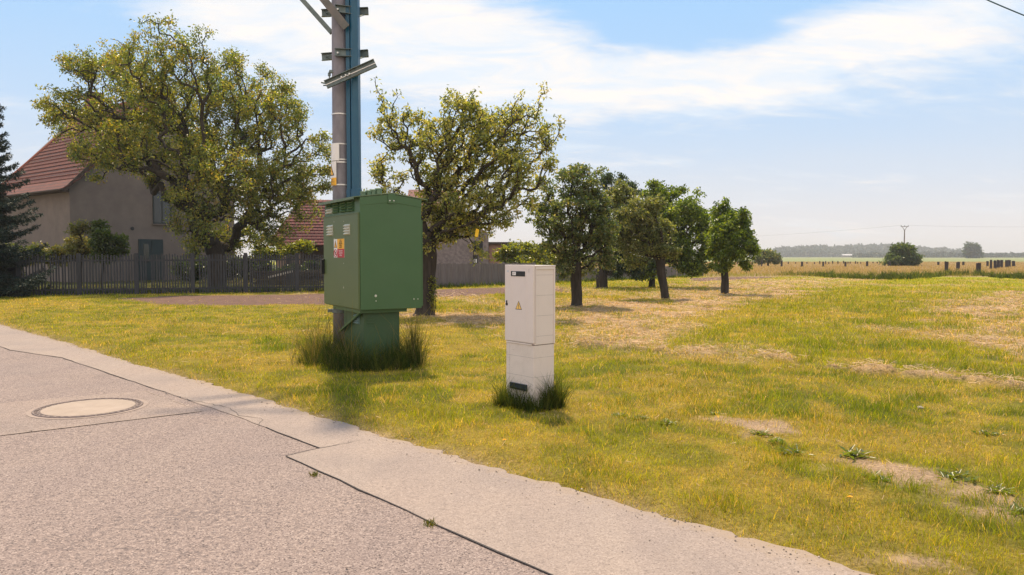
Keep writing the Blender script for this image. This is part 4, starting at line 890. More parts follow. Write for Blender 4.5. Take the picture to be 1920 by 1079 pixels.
for (r_, sc_, nm, mt) in ((.1525, 1.0, 'triangle_border', M_ink), (.1540, .80, 'triangle', M_yel)):
    mb = MB(); zc_ = (z0_*2+z1_)/3; ac = R(203)
    n = 8; vs = []; fs = []
    for k in range(n+1):
        u = -1+2*k/n; a = ac+u*R(37)*sc_; zt_ = z0_+(1-abs(u))*(z1_-z0_); vs += [arc(a, zc_+(z0_-zc_)*sc_, r_), arc(a, zc_+(zt_-zc_)*sc_, r_)]
    for k in range(n): fs.append((2*k, 2*k+2, 2*k+3, 2*k+1))
    mb.add(vs, fs); mb.build(nm, mt, yp_)
# clamp band low on the pole, seen under the cabinet
mb = MB(); z_ = PL(640, 583).z; mb.tube([(cx0, 0, z_-.03), (cx0, 0, z_+.03)], [.163, .163], 24); mb.box(cx0-.22, cx0-.15, -.05, .0, z_-.02, z_+.03); mb.build('clamp_band', M_galv, pole, .003)
mb = MB(); z_ = PL(627, 606).z; mb.tube([PL(626, 601), PL(628, 612)], .02, 8); mb.build('cable_gland', M_galv, pole)

# ================================================================ WHITE DISTRIBUTION CABINET
WWd, WLn = .294, .452; wdeg = 40.0; wa = R(wdeg); Cw = (.222, 7.6)
wc = (Cw[0]+WWd/2*math.cos(wa)-WLn/2*math.sin(wa), Cw[1]+WWd/2*math.sin(wa)+WLn/2*math.cos(wa)); FW = Frame(wc, wdeg)
wh = empty('distribution_cabinet', (*wc, 0), wa, 'slim white plastic electricity cabinet with a yellow warning triangle, in the grass by the road', 'electrical cabinet')
M_pw = surf('white_plastic', (.68, .60, .57), (.70, .62, .59), 4, .42, .0004, 500, spec=.45, dirt=(.50, .45, .42), dscale=3, damt=.25)
M_pw2 = surf('white_plastic_lower', (.67, .59, .555), (.70, .62, .585), 4, .5, .0006, 400, dirt=(.42, .36, .31), dscale=3.5, damt=.4)
wx, wy = WWd/2, WLn/2; ZT = 1.505; ZS = .690
mb = MB(); mb.box(-wx+.016, wx, -wy+.004, wy-.004, ZS, ZT-.012); mb.build('housing', M_pw, wh, .004)
# side frame: rim standing proud of the ribbed side
mb = MB(); yq = -wy-.004; mb.box(-wx+.02, wx+.003, yq, -wy+.004, ZT-.04, ZT-.012); mb.box(wx-.018, wx+.003, yq, -wy+.004, ZS, ZT-.04); mb.box(-wx+.02, -wx+.032, yq, -wy+.004, ZS, ZT-.04); mb.build('side_rim', M_pw, wh, .002)
mb = MB(); mb.box(-wx+.010, wx+.006, -wy-.006, wy+.006, ZT-.012, ZT+.002); mb.build('lid', M_pw, wh, .004)
M_line = surf('seam_line', (.36, .32, .31), (.42, .38, .37), 8, .7)
for py in (516, 554, 592, 630):
    _, z = FW.ony(1020, py, -wy); MB().box(-wx+.033, wx-.019, -wy+.0028, -wy+.005, z-.0015, z+.0015).build('side_groove', M_line, wh)
wd = MB().box(-wx-.008, -wx+.013, -wy-.003, wy+.002, ZS+.018, ZT+.006).build('door', M_pw, wh, .004)
# raised rounded panel on the door
yl_, zt_ = FW.onx(958.5, 503, -wx-.008); yr_, zb_ = FW.onx(987.5, 641, -wx-.008)
mb = MB(); rr_ = .02; pts = []
for (cy, cz, a0) in ((yl_-rr_, zt_-rr_, 0), (yr_+rr_, zt_-rr_, 90), (yr_+rr_, zb_+rr_, 180), (yl_-rr_, zb_+rr_, 270)):
    for k in range(6):
        a = R(a0+k*18); pts.append((-wx-.008, cy+rr_*math.cos(a), cz+rr_*math.sin(a)))
pts.append(pts[0]); mb.tube(pts, .0016, 5, False); mb.build('panel_bead', M_pw, wd)
y0, z1 = FW.onx(958.6, 508.6, -wx-.008); y1, z0 = FW.onx(984.6, 518.9, -wx-.008)
hd = MB().box(-wx-.014, -wx-.008, y1, y0, z0, z1).build('lock_bar', M_black, wd, .003)
y2, z2 = FW.onx(960.8, 510, -wx-.014); y3, z3 = FW.onx(967.2, 516.5, -wx-.014)
lb = MB().box(-wx-.0155, -wx-.014, y3, y2, z3, z2).build('lock_label', M_wht, hd, .0005)
mb = MB(); mb.box(-wx-.0163, -wx-.0155, y2-(y2-y3)*.34, y2-(y2-y3)*.2, z3+.008, z2-.008); mb.box(-wx-.0163, -wx-.0155, y2-(y2-y3)*.74, y2-(y2-y3)*.62, z3+.016, z2-.008); mb.box(-wx-.0163, -wx-.0155, y2-(y2-y3)*.62, y2-(y2-y3)*.50, z2-.014, z2-.009); mb.build('label_mark', surf('brown_ink', (.25, .18, .16), None), lb)
mb = MB(); y_, z_ = FW.onx(952.5, 509, -wx-.008); mb.box(-wx-.0088, -wx-.008, y_-.018, y_+.018, z_-.010, z_+.010); mb.build('inspection_label', surf('faded_label', (.56, .56, .58), (.50, .51, .55), 90, .5), wd)
mb = MB(); y_, z_ = FW.onx(991.5, 508, -wx-.008)
for k in range(4): mb.box(-wx-.0086, -wx-.008, y_-.012, y_+.012, z_-.016+k*.010, z_-.013+k*.010)
mb.build('moulded_mark', M_line, wd)
# keyhole-shaped lock
y_, z_ = FW.onx(950.3, 568.5, -wx-.008); mb = MB(); mb.tube([(-wx-.008, y_, z_-.010), (-wx-.014, y_, z_-.010)], [.017, .015], 16); mb.tube([(-wx-.008, y_, z_+.022), (-wx-.013, y_, z_+.022)], [.0085, .008], 12); mb.box(-wx-.0125, -wx-.008, y_-.008, y_+.008, z_-.01, z_+.022); mb.build('lock', M_black, wd)
# warning triangle
ya, za = FW.onx(972.3, 564.3, -wx-.008); yb0, zb0 = FW.onx(966.5, 580.3, -wx-.008); yb1, _ = FW.onx(978.6, 580.3, -wx-.008); ycn = (yb0+yb1)/2; hwd = abs(yb0-yb1)/2
tri = MB().add([(-wx-.0088, ycn+hwd, zb0), (-wx-.0088, ycn-hwd, zb0), (-wx-.0088, ycn, za)], [(0, 1, 2)]).build('warning_triangle', M_ink, wd)
hh = za-zb0; MB().add([(-wx-.0094, ycn+hwd*.80, zb0+hh*.07), (-wx-.0094, ycn-hwd*.80, zb0+hh*.07), (-wx-.0094, ycn, za-hh*.13)], [(0, 1, 2)]).build('yellow_field', surf('yellow_sticker', (.85, .55, .15), None, 5, .4), tri)
bolt_shape(facex(-wx-.0099, ycn, zb0+hh*.40), M_ink, tri, s=hh*.58)
# lower plinth
pl = MB().box(-wx+.006, wx-.003, -wy+.006, wy-.004, -.05, ZS-.002).build('plinth', M_pw2, wh, .004)
mb = MB(); mb.box(-wx-.004, -wx+.016, -wy+.03, wy-.012, ZS-.004, ZS+.012); mb.build('bottom_ledge', M_pw, wh, .002)
mb = MB(); mb.box(-wx+.0048, wx-.0018, -wy+.0048, wy-.0028, ZS-.006, ZS+.001); mb.build('gasket', surf('gasket', (.10, .08, .08), (.2, .17, .16), 12, .8), wh)
mb = MB()
for py in (670, 706, 745):
    _, z = FW.ony(1020, py, -wy+.006); mb.box(-wx+.0048, wx-.0018, -wy+.0048, wy-.0028, z-.0014, z+.0014)
y_, _ = FW.onx(956.5, 690, -wx+.012); mb.box(-wx+.0052, -wx+.02, y_-.001, y_+.001, .25, ZS-.01)
mb.build('plinth_groove', M_line, pl)
y0, z1 = FW.onx(957, 716.5, -wx); y1, z0 = FW.onx(988, 731.5, -wx); zc_ = .5*(FW.onx(972, 716.5, -wx)[1]+FW.onx(972, 732, -wx)[1])
hb = MB(); hb.box(-wx-.016, -wx+.012, y1, y0, zc_-.038, zc_+.030); hb = hb.build('cover_catch', surf('blue_black_plastic', (.012, .022, .04), (.02, .035, .055), 6, .35), pl, .006)
mb = MB(); mb.box(-wx-.020, -wx-.016, y1+.008, y0-.008, zc_+.016, zc_+.026); mb.box(-wx-.019, -wx-.016, y1+.012, y0-.012, zc_-.03, zc_-.012); mb.build('catch_rib', M_black, hb, .001)
# scuff marks in the plastic
mb = MB(); rs = random.Random(5); xk = -wx+.0054
for (px, py, sx_, sy_, n_) in ((962, 656, 5, 3, 12), (955, 672, 1.5, 12, 12), (957, 690, 3, 10, 9), (951, 660, 1, 3, 3), (954, 706, 4, 8, 5)):
    for k in range(n_):
        y_, z_ = FW.onx(px+rs.gauss(0, sx_*.5), py+rs.gauss(0, sy_*.5), xk); l = rs.uniform(.002, .009); a = rs.uniform(-.4, .9)
        mb.add([(xk, y_-l*math.cos(a), z_-l*math.sin(a)), (xk, y_+l*math.cos(a), z_+l*math.sin(a)), (xk, y_+.2*l, z_+.0025)], [(0, 1, 2)])
mb.build('scuff_mark', surf('scuff', (.13, .10, .10), (.3, .25, .23), 30, .8), pl)
# long grass round both cabinets
def local_pts(fr, pts): return [((fr.o+fr.x*x+fr.y*y).x, (fr.o+fr.x*x+fr.y*y).y, w_, h_) for x, y, w_, h_ in pts]
DKG = [(.03, .05, .012), (.04, .068, .014), (.065, .10, .02), (.11, .12, .03)]
pp = local_pts(FW, [(-wx-.05, -wy+.08, 2, .75), (-wx-.05, 0, 2, .75), (-wx-.05, wy-.06, 3, 1.0), (-wx-.03, wy+.04, 1, .8), (-wx-.02, -wy-.04, 1.4, .6), (0, -wy-.05, 2, 1.0), (wx-.05, -wy-.06, 3, 1.2), (wx+.03, -wy+.0, 2, 1.0), (wx+.03, 0, .6, .7)])
tuft_obj('long_grass', 'dark tuft of long grass growing round the foot of the white cabinet', pp, 3200, (.08, .36), .006, .042, 3, DKG)
pp = local_pts(FG, [(-hx-.15, -hy+.2, 3, 1), (-hx-.1, 0, 3, 1), (-hx-.2, .35, 3, .9), (-hx-.1, .5, 3, .8), (-hx-.05, .7, 2, .9), (0, -hy-.05, 3, .8), (.16, -hy+.04, 3, .9), (.27, -hy+.15, 3, 1.1), (.30, 0, 2, 1.2), (-.2, -hy-.1, 3, .8), (-.5, -hy+.1, 3, .8), (-hx-.25, .3, 2, .6), (-.1, 0, 2, 1)])
tuft_obj('long_grass', 'big dark clump of overgrown grass and weeds round the pedestal of the green cabinet', pp, 12000, (.08, .50), .006, .14, 4, DKG+[(.05, .08, .018), (.03, .055, .012), (.11, .13, .03)], lean=(.1, 1.3))
pp = local_pts(FG, [(.36, -hy+.05, 2, 1), (.34, .1, 1, 1)]); p2 = local_pts(FG, [(-hx-.3, .3, 2, 1), (-hx-.2, 0, 2, .9), (-hx-.1, -hy+.2, 1.5, .8), (-hx-.15, .6, 2, 1), (0, -hy, 1, .7), (.3, -hy+.1, 2, 1)]); tuft_obj('flowering_grass', 'sparse pale seeding stalks standing above the dark clump round the green cabinet', p2, 700, (.35, .95), .0055, .16, 15, [(.16, .14, .06), (.10, .12, .03), (.24, .19, .10)], (.15, .9), clump=5); tuft_obj('reed_grass', 'upright tuft of stiff reedy grass at the right side of the green cabinet', pp, 240, (.5, .8), .008, .07, 5, [(.13, .12, .04), (.07, .085, .02)], (.05, .35))
# a scrap of pale litter and a stone
def lump(name, label, cat, loc, size, mat, seed, flat=.5):
    rs = random.Random(seed); mb = MB(); n, mr = 10, 6; vs = []; fs = []
    for i in range(mr+1):
        for k in range(n):
            a = 2*math.pi*k/n; p_ = math.pi*i/mr; q = 1+rs.uniform(-.22, .22); vs.append((size*q*math.sin(p_)*math.cos(a), size*.7*q*math.sin(p_)*math.sin(a), size*flat*(math.cos(p_)*q+.8)))
    for i in range(mr):
        for k in range(n): fs.append((i*n+k, i*n+(k+1) % n, (i+1)*n+(k+1) % n, (i+1)*n+k))
    o = mb.add(vs, fs).build(name, mat); o.location = loc; return tag(o, label, cat)
g_ = G(606, 681); lump('stone', 'small pale stone lying at the left of the dark grass clump', 'stone', (g_.x, g_.y, .01), .075, surf('pale_stone', (.40, .36, .33), (.55, .5, .46), 20, .9), 3)
g_ = G(1726, 771); lump('stone', 'little grey stone in the dry grass on the right', 'stone', (g_.x, g_.y, .02), .035, surf('grey_stone', (.30, .26, .23), (.45, .40, .36), 20, .9), 4)
# road-joint weeds, dandelions, plantain rosettes
def weed(px, py, label, n=60, r_=.07, h=.04, cols=((.09, .11, .03), (.15, .13, .04)), seed=1):
    g = G(px, py); rs = np.random.default_rng(seed); pts = [(g.x, g.y, 1, 1)]
    return blades('weed', np.stack([g.x+rs.normal(0, r_*.5, n)*.8, g.y+rs.normal(0, r_*.5, n)], 1), np.full(n, .006), rs.uniform(.4, 1, n)*h, np.full(n, .007), rs.uniform(.3, 1.2, n), np.array(cols)[rs.integers(0, len(cols), n)], M_grass, kind=None, label=label, cat='weed')
weed(590, 893, 'tiny green weed in the road joint, the upper one', 60, .05, .035, seed=1); weed(805, 986, 'tiny dry weed in the road joint, the lower one nearer the camera', 60, .05, .03, seed=2)
def dandelion(px, py, label, seed):
    g = G(px, py, .06); root = empty('dandelion', (g.x, g.y, .01), 0, label, 'flower')
    mb = MB(); mb.tube([(0, 0, 0), (.003, 0, .06)], .002, 5); mb.build('stem', surf('stem_green', (.08, .12, .03), None), root)
    mb = MB(); rs = random.Random(seed)
    for k in range(36):
        a = 2*math.pi*k/36*2.4; rad = .018*(1-.5*(k/36)); mb.add([(.003, 0, .060), (.003+rad*math.cos(a), rad*math.sin(a), .064+.006*k/36), (.003+rad*math.cos(a+.35), rad*math.sin(a+.35), .064+.006*k/36)], [(0, 1, 2)])
    mb.build('petals', surf('dandelion_yellow', (.85, .42, .01), None, 5, .6), root)
dandelion(1593, 936, 'yellow dandelion in the verge near the bare patch at lower right', 1); dandelion(945, 828, 'yellow dandelion in the verge below the white cabinet', 2); dandelion(447, 676, 'small yellow dandelion in the lawn left of the green cabinet', 3)
def rosettes():
    rs = np.random.default_rng(12)
    spots = [(1600, 862, .14), (1480, 855, .12), (1455, 835, .09), (1425, 820, .09), (1250, 800, .10), (1200, 790, .08), (1795, 905, .13), (1870, 930, .10), (1340, 782, .07), (1640, 905, .1), (1850, 820, .1), (1160, 785, .08), (1910, 970, .1)]
    for i, (px, py, s) in enumerate(spots):
        g = G(px, py); n = 46; a = rs.uniform(0, 2*np.pi, n); el_ = rs.uniform(.1, .7, n); d = np.stack([np.cos(a)*np.cos(el_), np.sin(a)*np.cos(el_), np.sin(el_)], 1)
        c = np.stack([rs.normal(0, s*.35, n), rs.normal(0, s*.35, n), np.full(n, .012)], 1)
        V, T = leaves_np(c, d, np.tile((0, 0, 1.), (n, 1)), rs.uniform(.5, 1, n)*s*.9, rs.uniform(.5, 1, n)*s*.22); col = np.array([(.08, .12, .02), (.12, .16, .03), (.10, .11, .03)])[rs.integers(0, 3, n)]
        o = np_mesh('broadleaf_weed', V, T, M_leaf, np.repeat(col, 4, 0)); o.location = (g.x, g.y, .015)
        tag(o, 'low dark green rosette weed growing beside the bare dry patches of the verge', 'weed', 'rosette weeds along the bare patches')
rosettes()
# ================================================================ FENCES
M_fence = surf('weathered_wood', (.022, .025, .034), (.055, .057, .068), 10, .9, .002, 60, dirt=(.05, .055, .05), dscale=1.5, damt=.6, stretch=(3, 3, .3))
M_fence2 = surf('weathered_boards', (.12, .10, .105), (.19, .165, .165), 8, .9, .002, 60, dirt=(.07, .06, .06), dscale=1.5, damt=.6, stretch=(2, 2, .2))
def picket_fence(name, label, a, b, h, bays, pitch, pw, mat, seed, h2=None, posts=True, rails=(.25, .8), double_posts=False):
    a = Vector(a); b = Vector(b); d = b-a; L_ = d.length; ang = math.atan2(d.y, d.x); root = empty(name, a, ang, label, 'fence'); rs = random.Random(seed); h2 = h2 or h
    for k in range(bays):
        x0 = L_*k/bays; x1 = L_*(k+1)/bays; mb = MB(); x = x0+.04
        while x < x1-.02:
            t = x/L_; hh = (h+(h2-h)*t)*(1+rs.uniform(-.025, .025)); w = pw*rs.uniform(.8, 1.15); tl = rs.gauss(0, .006)
            if rs.random() > .015:
                mb.add([(x, -.012, .03), (x+w, -.012, .03), (x+w+tl, -.012, hh-.03), (x+w/2+tl, -.012, hh), (x+tl, -.012, hh-.03), (x, .006, .03), (x+w, .006, .03), (x+w+tl, .006, hh-.03), (x+w/2+tl, .006, hh), (x+tl, .006, hh-.03)],
                       [(0, 1, 2, 3, 4), (9, 8, 7, 6, 5), (0, 5, 6, 1), (1, 6, 7, 2), (2, 7, 8, 3), (3, 8, 9, 4), (4, 9, 5, 0)])
            x += pitch*rs.uniform(.85, 1.15)
        mb.build('picket_panel', mat, root)
        for rz in rails:
            hz = rz*(h+(h2-h)*(k+.5)/bays); MB().box(x0, x1, .010, .055, hz-.035, hz+.035).build('rail', mat, root)
    if posts:
        for k in range(bays+1):
            x = L_*k/bays; hh = (h+(h2-h)*k/bays)*1.03; MB().box(x-.07, x+.07, -.02 if double_posts else .056, .16, -.1, hh).build('post', mat, root, .005)
    return root
a = G(35, 556); b = G(650, 547.5)
picket_fence('picket_fence', 'long dark grey-blue picket fence in front of the farmhouse and walnut tree', a, b, 1.66, 6, .105, .060, M_fence, 5, 1.72, double_posts=True, rails=(.14, .85))
# return panel at the left corner
a2 = G(-60, 546); picket_fence('board_fence', 'dark close-boarded fence running away from the left corner of the picket fence', a2, a+Vector((-.12, .1, 0)), 1.64, 2, .10, .096, M_fence, 6, rails=(.2, .8))
a = G(812, 541.5); b = G(1003, 531.5); picket_fence('board_fence', 'grey close-boarded fence behind the fruit trees, left of the white cabinet', a, b, 1.27, 3, .125, .118, M_fence2, 7, 1.2)
a = G(1003.5, 531.4); b = G(1318, 518.5); picket_fence('board_fence', 'lower grey board fence receding behind the tree trunks, right of the white cabinet', a, b, .84, 5, .13, .122, M_fence2, 8, .9)
tuft_obj('fence_grass', 'uncut green grass and weeds along the foot of the picket fence', [(*G(px, 554-(px-35)*.011)[:2], 1, .8) for px in range(0, 620, 12)], 9000, (.1, .42), .02, .16, 8, [(.04, .075, .015), (.06, .10, .02), (.03, .05, .015)])
tuft_obj('fence_grass', 'green weeds along the foot of the grey board fence', [(*(G(812, 542)*(1-t)+G(1310, 520)*t)[:2], 1, .8) for t in np.linspace(0, 1, 60)], 8000, (.1, .38), .025, .18, 9, [(.05, .085, .018), (.08, .12, .025), (.035, .06, .015)])
tuft_obj('verge_grass', 'strip of long grass at the front edge of the brown meadow', [(*G(px, 521+4*math.sin(px*.02))[:2], 1+max(0, math.sin(px*.05)), 1) for px in range(1470, 1960, 6)], 9000, (.15, .55), .045, .5, 10, [(.07, .10, .02), (.10, .13, .025), (.05, .08, .02)])

# ================================================================ FARMHOUSE
def tiles(name, c1, c2, c3, bw, rh):
    m, nt, out = newmat(name); L = nt.links; uv = nd(nt, 'ShaderNodeUVMap'); b = nd(nt, 'ShaderNodeBsdfPrincipled', Roughness=.8)
    br = nd(nt, 'ShaderNodeTexBrick', Scale=1.0); br.inputs['Brick Width'].default_value = bw; br.inputs['Row Height'].default_value = rh; br.inputs['Mortar Size'].default_value = rh*.09; br.inputs['Bias'].default_value = -.2
    br.inputs['Color1'].default_value = (*c1, 1); br.inputs['Color2'].default_value = (*c2, 1); br.inputs['Mortar'].default_value = (.03, .018, .018, 1); L.new(uv.outputs[0], br.inputs['Vector'])
    n = nd(nt, 'ShaderNodeTexNoise', Scale=1.1, Detail=6.0, Roughness=.7); L.new(uv.outputs[0], n.inputs['Vector'])
    f = ramp(nt, n.outputs[0], [(.4, (0, 0, 0)), (.7, (.75,)*3)]); L.new(mixc(nt, f, br.outputs[0], c3), b.inputs['Base Color'])
    bp = nd(nt, 'ShaderNodeBump', Strength=.6, Distance=.03); bp.invert = True; L.new(br.outputs['Fac'], bp.inputs['Height']); L.new(bp.outputs[0], b.inputs['Normal']); L.new(b.outputs[0], out.inputs[0]); return m
M_tile = tiles('roof_tiles', (.18, .046, .026), (.25, .068, .036), (.085, .032, .028), .26, .5)
M_tile2 = tiles('barn_tiles', (.17, .042, .042), (.24, .07, .064), (.11, .036, .038), .3, .36)
M_rend = surf('old_render', (.15, .123, .108), (.195, .160, .14), 1.3, .9, .01, 25, dirt=(.13, .105, .10), dscale=.45, damt=.7)
M_glass = surf('dark_glass', (.012, .02, .024), (.02, .03, .035), 2, .12, spec=.6); M_frame = surf('dark_frame', (.015, .022, .022), (.028, .036, .034), 8, .6); M_teal = surf('teal_wood', (.010, .024, .028), (.018, .036, .04), 6, .6, stretch=(6, 6, .5))
M_brick = tiles('chimney_brick', (.22, .06, .04), (.28, .09, .06), (.12, .05, .045), .25, .08); M_wood = surf('dark_timber', (.04, .03, .025), (.08, .055, .045), 8, .85)
def slope(mb, p, rows_along, th=.06):
    """roof plane from 4 points (eave0, eave1, ridge1, ridge0) with thickness and metric UVs"""
    p = [Vector(q) for q in p]; n_ = (p[1]-p[0]).cross(p[-1]-p[0]).normalized(); e = (p[1]-p[0]).normalized(); up = n_.cross(e)
    uv = [((q-p[0]).dot(e), (q-p[0]).dot(up)) for q in p]; lo = [q-n_*th for q in p]; k = len(p)
    fs = [tuple(range(k)), tuple(range(k, 2*k))[::-1]]+[(i, i+k, (i+1) % k+k, (i+1) % k) for i in range(k)]
    mb.add(p+lo, fs, None, [uv]+[None]*(k+1))
hdeg = 53.1; HO = P(133, 480, 45.0)
FH = Frame((HO.x, HO.y), hdeg)              # local x: along the gable wall (away right), local y: along the eave (away left)
farm = empty('farmhouse', (HO.x, HO.y, 0), FH.rz, 'old beige rendered farmhouse with a steep red-brown tiled roof, mostly behind the walnut tree', 'house')
GWd, ELn, EV, RG = 11.0, 13.0, 5.75, 12.0
mb = MB(); mb.prism([(0, 0), (GWd, 0), (GWd, EV), (GWd/2, RG-.25), (0, EV)], 0, ELn, MY); mb.build('wall', M_rend, farm)
mb = MB(); ov1 = .45; sl = (RG-EV)/(GWd/2); rt = RG+.02
E = lambda s, y: ((-ov1 if s < 0 else GWd+ov1), y, EV-sl*ov1+.28)
yr0, yr1 = -.35, ELn-2.6
z_e = EV-sl*ov1*.55+.12
# slightly bell-cast slopes: main pitch plus a flatter foot
kx = .55; kz = EV+sl*kx*.98
slope(mb, [(-.55, yr0, EV-.12), (-.55, ELn+.5, EV-.12), (kx, ELn-.2, kz), (kx, yr0, kz)][::-1], 1)
slope(mb, [(kx, yr0, kz), (kx, ELn-.2, kz), (GWd/2, yr1, RG+.1), (GWd/2, yr0, RG+.1)][::-1], 1)
slope(mb, [(GWd-kx, yr0, kz), (GWd-kx, ELn-.2, kz), (GWd/2, yr1, RG+.1), (GWd/2, yr0, RG+.1)], 1)
slope(mb, [(GWd+.55, yr0, EV-.12), (GWd+.55, ELn+.5, EV-.12), (GWd-kx, ELn-.2, kz), (GWd-kx, yr0, kz)], 1)
slope(mb, [(kx, ELn-.2, kz), (GWd-kx, ELn-.2, kz), (GWd/2, yr1, RG+.1)][::-1], 1)
rf = mb.build('roof', M_tile, farm)
# raised courses so the tile rows read from the side
mb = MB(); n_rows = 19
for k in range(n_rows):
    t = k/n_rows; x = kx+(GWd/2-kx)*t; z = kz+(RG+.1-kz)*t; y1_ = ELn-.2+(yr1-ELn+.2)*t
    beam(mb, (x-.0, yr0-.01, z+.035), (x-.0, y1_, z+.035), .055, .035, (-.7, 0, .7))
mb.build('tile_course', surf('tile_edge', (.10, .035, .03), (.17, .06, .045), 4, .9), rf)
mb = MB(); mb.tube([(GWd/2, yr0-.02, RG+.12), (GWd/2, yr1, RG+.12)], .12, 10); mb.tube([(GWd/2, yr1, RG+.12), (kx, ELn-.2, kz+.03)], .10, 8); mb.build('ridge_tiles', surf('ridge_clay', (.24, .085, .06), (.30, .11, .08), 3, .85), rf)
mb = MB(); beam(mb, (-.45, yr0+.06, EV-.28), (GWd/2, yr0+.06, RG-.16), .06, .2, (0, 0, 1)); beam(mb, (GWd+.45, yr0+.06, EV-.28), (GWd/2, yr0+.06, RG-.16), .06, .2, (0, 0, 1)); mb.box(-.50, -.02, 0, ELn, EV-.28, EV-.20); mb.build('verge_board', M_wood, rf)
def chimney(x, y, w, d, z0, z1, mat):
    mb = MB(); v = mb
    vs = [(x-w/2, y-d/2), (x+w/2, y-d/2), (x+w/2, y+d/2), (x-w/2, y+d/2)]
    for i in range(4):
        p, q = vs[i], vs[(i+1) % 4]; l = math.hypot(q[0]-p[0], q[1]-p[1]); mb.add([(*p, z0), (*q, z0), (*q, z1), (*p, z1)], [(0, 1, 2, 3)], None, [[(0, 0), (l, 0), (l, z1-z0), (0, z1-z0)]])
    mb.add([(*p, z1) for p in vs], [(0, 1, 2, 3)]); o = mb.build('chimney', mat, rf)
    mb = MB(); mb.box(x-w/2-.06, x+w/2+.06, y-d/2-.06, y+d/2+.06, z1-.22, z1-.08); mb.box(x-w/2+.1, x+w/2-.1, y-d/2+.1, y+d/2-.1, z1-.02, z1+.02); mb.build('chimney_cap', M_rend if mat is not M_brick else M_wood, o)
def farm_y(px, xl=GWd/2, py=230): return FH.onx(px, py, xl)[0]
chimney(GWd/2-.2, farm_y(183), .95, .8, RG-1.6, RG+1.35, M_brick); chimney(GWd/2+.1, farm_y(141), .75, .6, RG-1.4, RG+.62, surf('grey_chimney', (.30, .24, .22), (.36, .30, .27), 3, .9)); chimney(GWd/2+1.0, .9, .7, .6, RG-2.0, RG+.5, M_brick)
def opening(px0, py0, px1, py1, kind, panes=1):
    """window or door on the gable wall (local plane y = 0)"""
    x0, za = FH.ony(px0, py0, 0); x1, _ = FH.ony(px1, py0, 0); _, zb2 = FH.ony((px0+px1)/2, py1, 0); xm, zt2 = FH.ony((px0+px1)/2, py0, 0); zb2 = max(zb2, .02)
    if kind == 'door':
        o = MB().box(x0, x1, -.03, .02, .02, zt2).build('door', M_teal, farm)
        mb = MB(); mb.box(x0, (x0+x1)/2-.02, -.055, -.03, .1, zt2-.1); mb.box((x0+x1)/2+.05, x1, -.05, -.03, .1, zt2-.1); mb.build('door_leaf', M_teal, o); mb = MB(); mb.box(x0+.3, (x0+x1)/2-.15, -.065, -.056, 1.2, zt2-.3); mb.build('door_glass', M_glass, o)
    else:
        o = MB().box(x0, x1, -.02, .03, zb2, zt2).build('window', M_glass, farm); w = .07; mb = MB()
        mb.box(x0-.02, x1+.02, -.05, -.02, zb2-.02, zb2+w); mb.box(x0-.02, x1+.02, -.05, -.02, zt2-w, zt2+.02); mb.box(x0-.02, x0+w, -.05, -.02, zb2+w, zt2-w); mb.box(x1-w, x1+.02, -.05, -.02, zb2+w, zt2-w)
        for k in range(1, panes): xc = x0+(x1-x0)*k/panes; mb.box(xc-.03, xc+.03, -.045, -.02, zb2+w, zt2-w)
        mb.build('frame', M_frame, o); MB().box(x0-.1, x1+.1, -.12, -.021, zb2-.08, zb2-.02).build('sill', M_rend, o)
opening(286, 362, 320, 420, 'w', 2); opening(350, 375, 382, 418, 'w', 2); opening(208, 453, 224, 474, 'w'); opening(259, 449, 305, 540, 'door')
for px, py in ((248, 429), (325, 431)):
    x, z = FH.ony(px, py, 0); mb = MB(); mb.tube([(x, -.02, z), (x, .02, z)], .12, 14); mb.build('wall_vent', M_black, farm)
mb = MB(); mb.tube([(x_, -.5, EV-.20) for x_ in (-.62,)]+[(-.62, ELn+.4, EV-.20)], .07, 8); mb.build('gutter', M_wood, farm)

# ================================================================ RED-ROOFED BARN
bo = P(518, 480, 50.0); barn = empty('barn', (bo.x, bo.y, 0), R(8), 'low barn with red tiled roof and dark open front, seen left of the green cabinet', 'barn')
k50 = 50/F; BL = 6.2; bev = EYE+(481-460)*k50+.0; brg = EYE+(481-368)*k50
mb = MB(); mb.box(0, .25, .1, 6.0, 0, bev-.05); mb.box(BL-.25, BL, .1, 6.0, 0, bev-.05); mb.box(.25, BL-.25, 5.8, 6.0, 0, bev); mb.box(.25, 1.55, .1, .3, 0, bev-.06); mb.build('wall', surf('pink_render', (.30, .20, .16), (.36, .25, .20), 2, .9, dirt=(.2, .15, .13)), barn)
mb = MB(); slope(mb, [(-.55, -.5, bev), (BL+.3, -.5, bev), (BL+.3, 3.2, brg), (1.2, 3.2, brg)], 1, .08); slope(mb, [(-.55, 6.6, bev), (BL+.3, 6.6, bev), (BL+.3, 3.2, brg), (1.2, 3.2, brg)][::-1], 1, .08); slope(mb, [(-.55, 6.6, bev), (-.55, -.5, bev), (1.2, 3.2, brg)], 1, .08); br_ = mb.build('roof', M_tile2, barn)
mb = MB()
for k in range(16):
    t = k/16; beam(mb, (-.55+1.75*t, -.5+3.7*t, bev+(brg-bev)*t+.03), (BL+.3, -.5+3.7*t, bev+(brg-bev)*t+.03), .06, .04, (0, -.6, .7))
mb.build('tile_course', surf('barn_tile_edge', (.10, .03, .035), (.17, .055, .055), 4, .9), br_)
for x in (1.7, 3.6, 5.6): MB().box(x-.08, x+.08, .05, .22, 0, bev-.07).build('post', M_wood, barn)
MB().box(.6, 1.0, .04, .1, .0, 1.9).build('door', M_wood, barn)
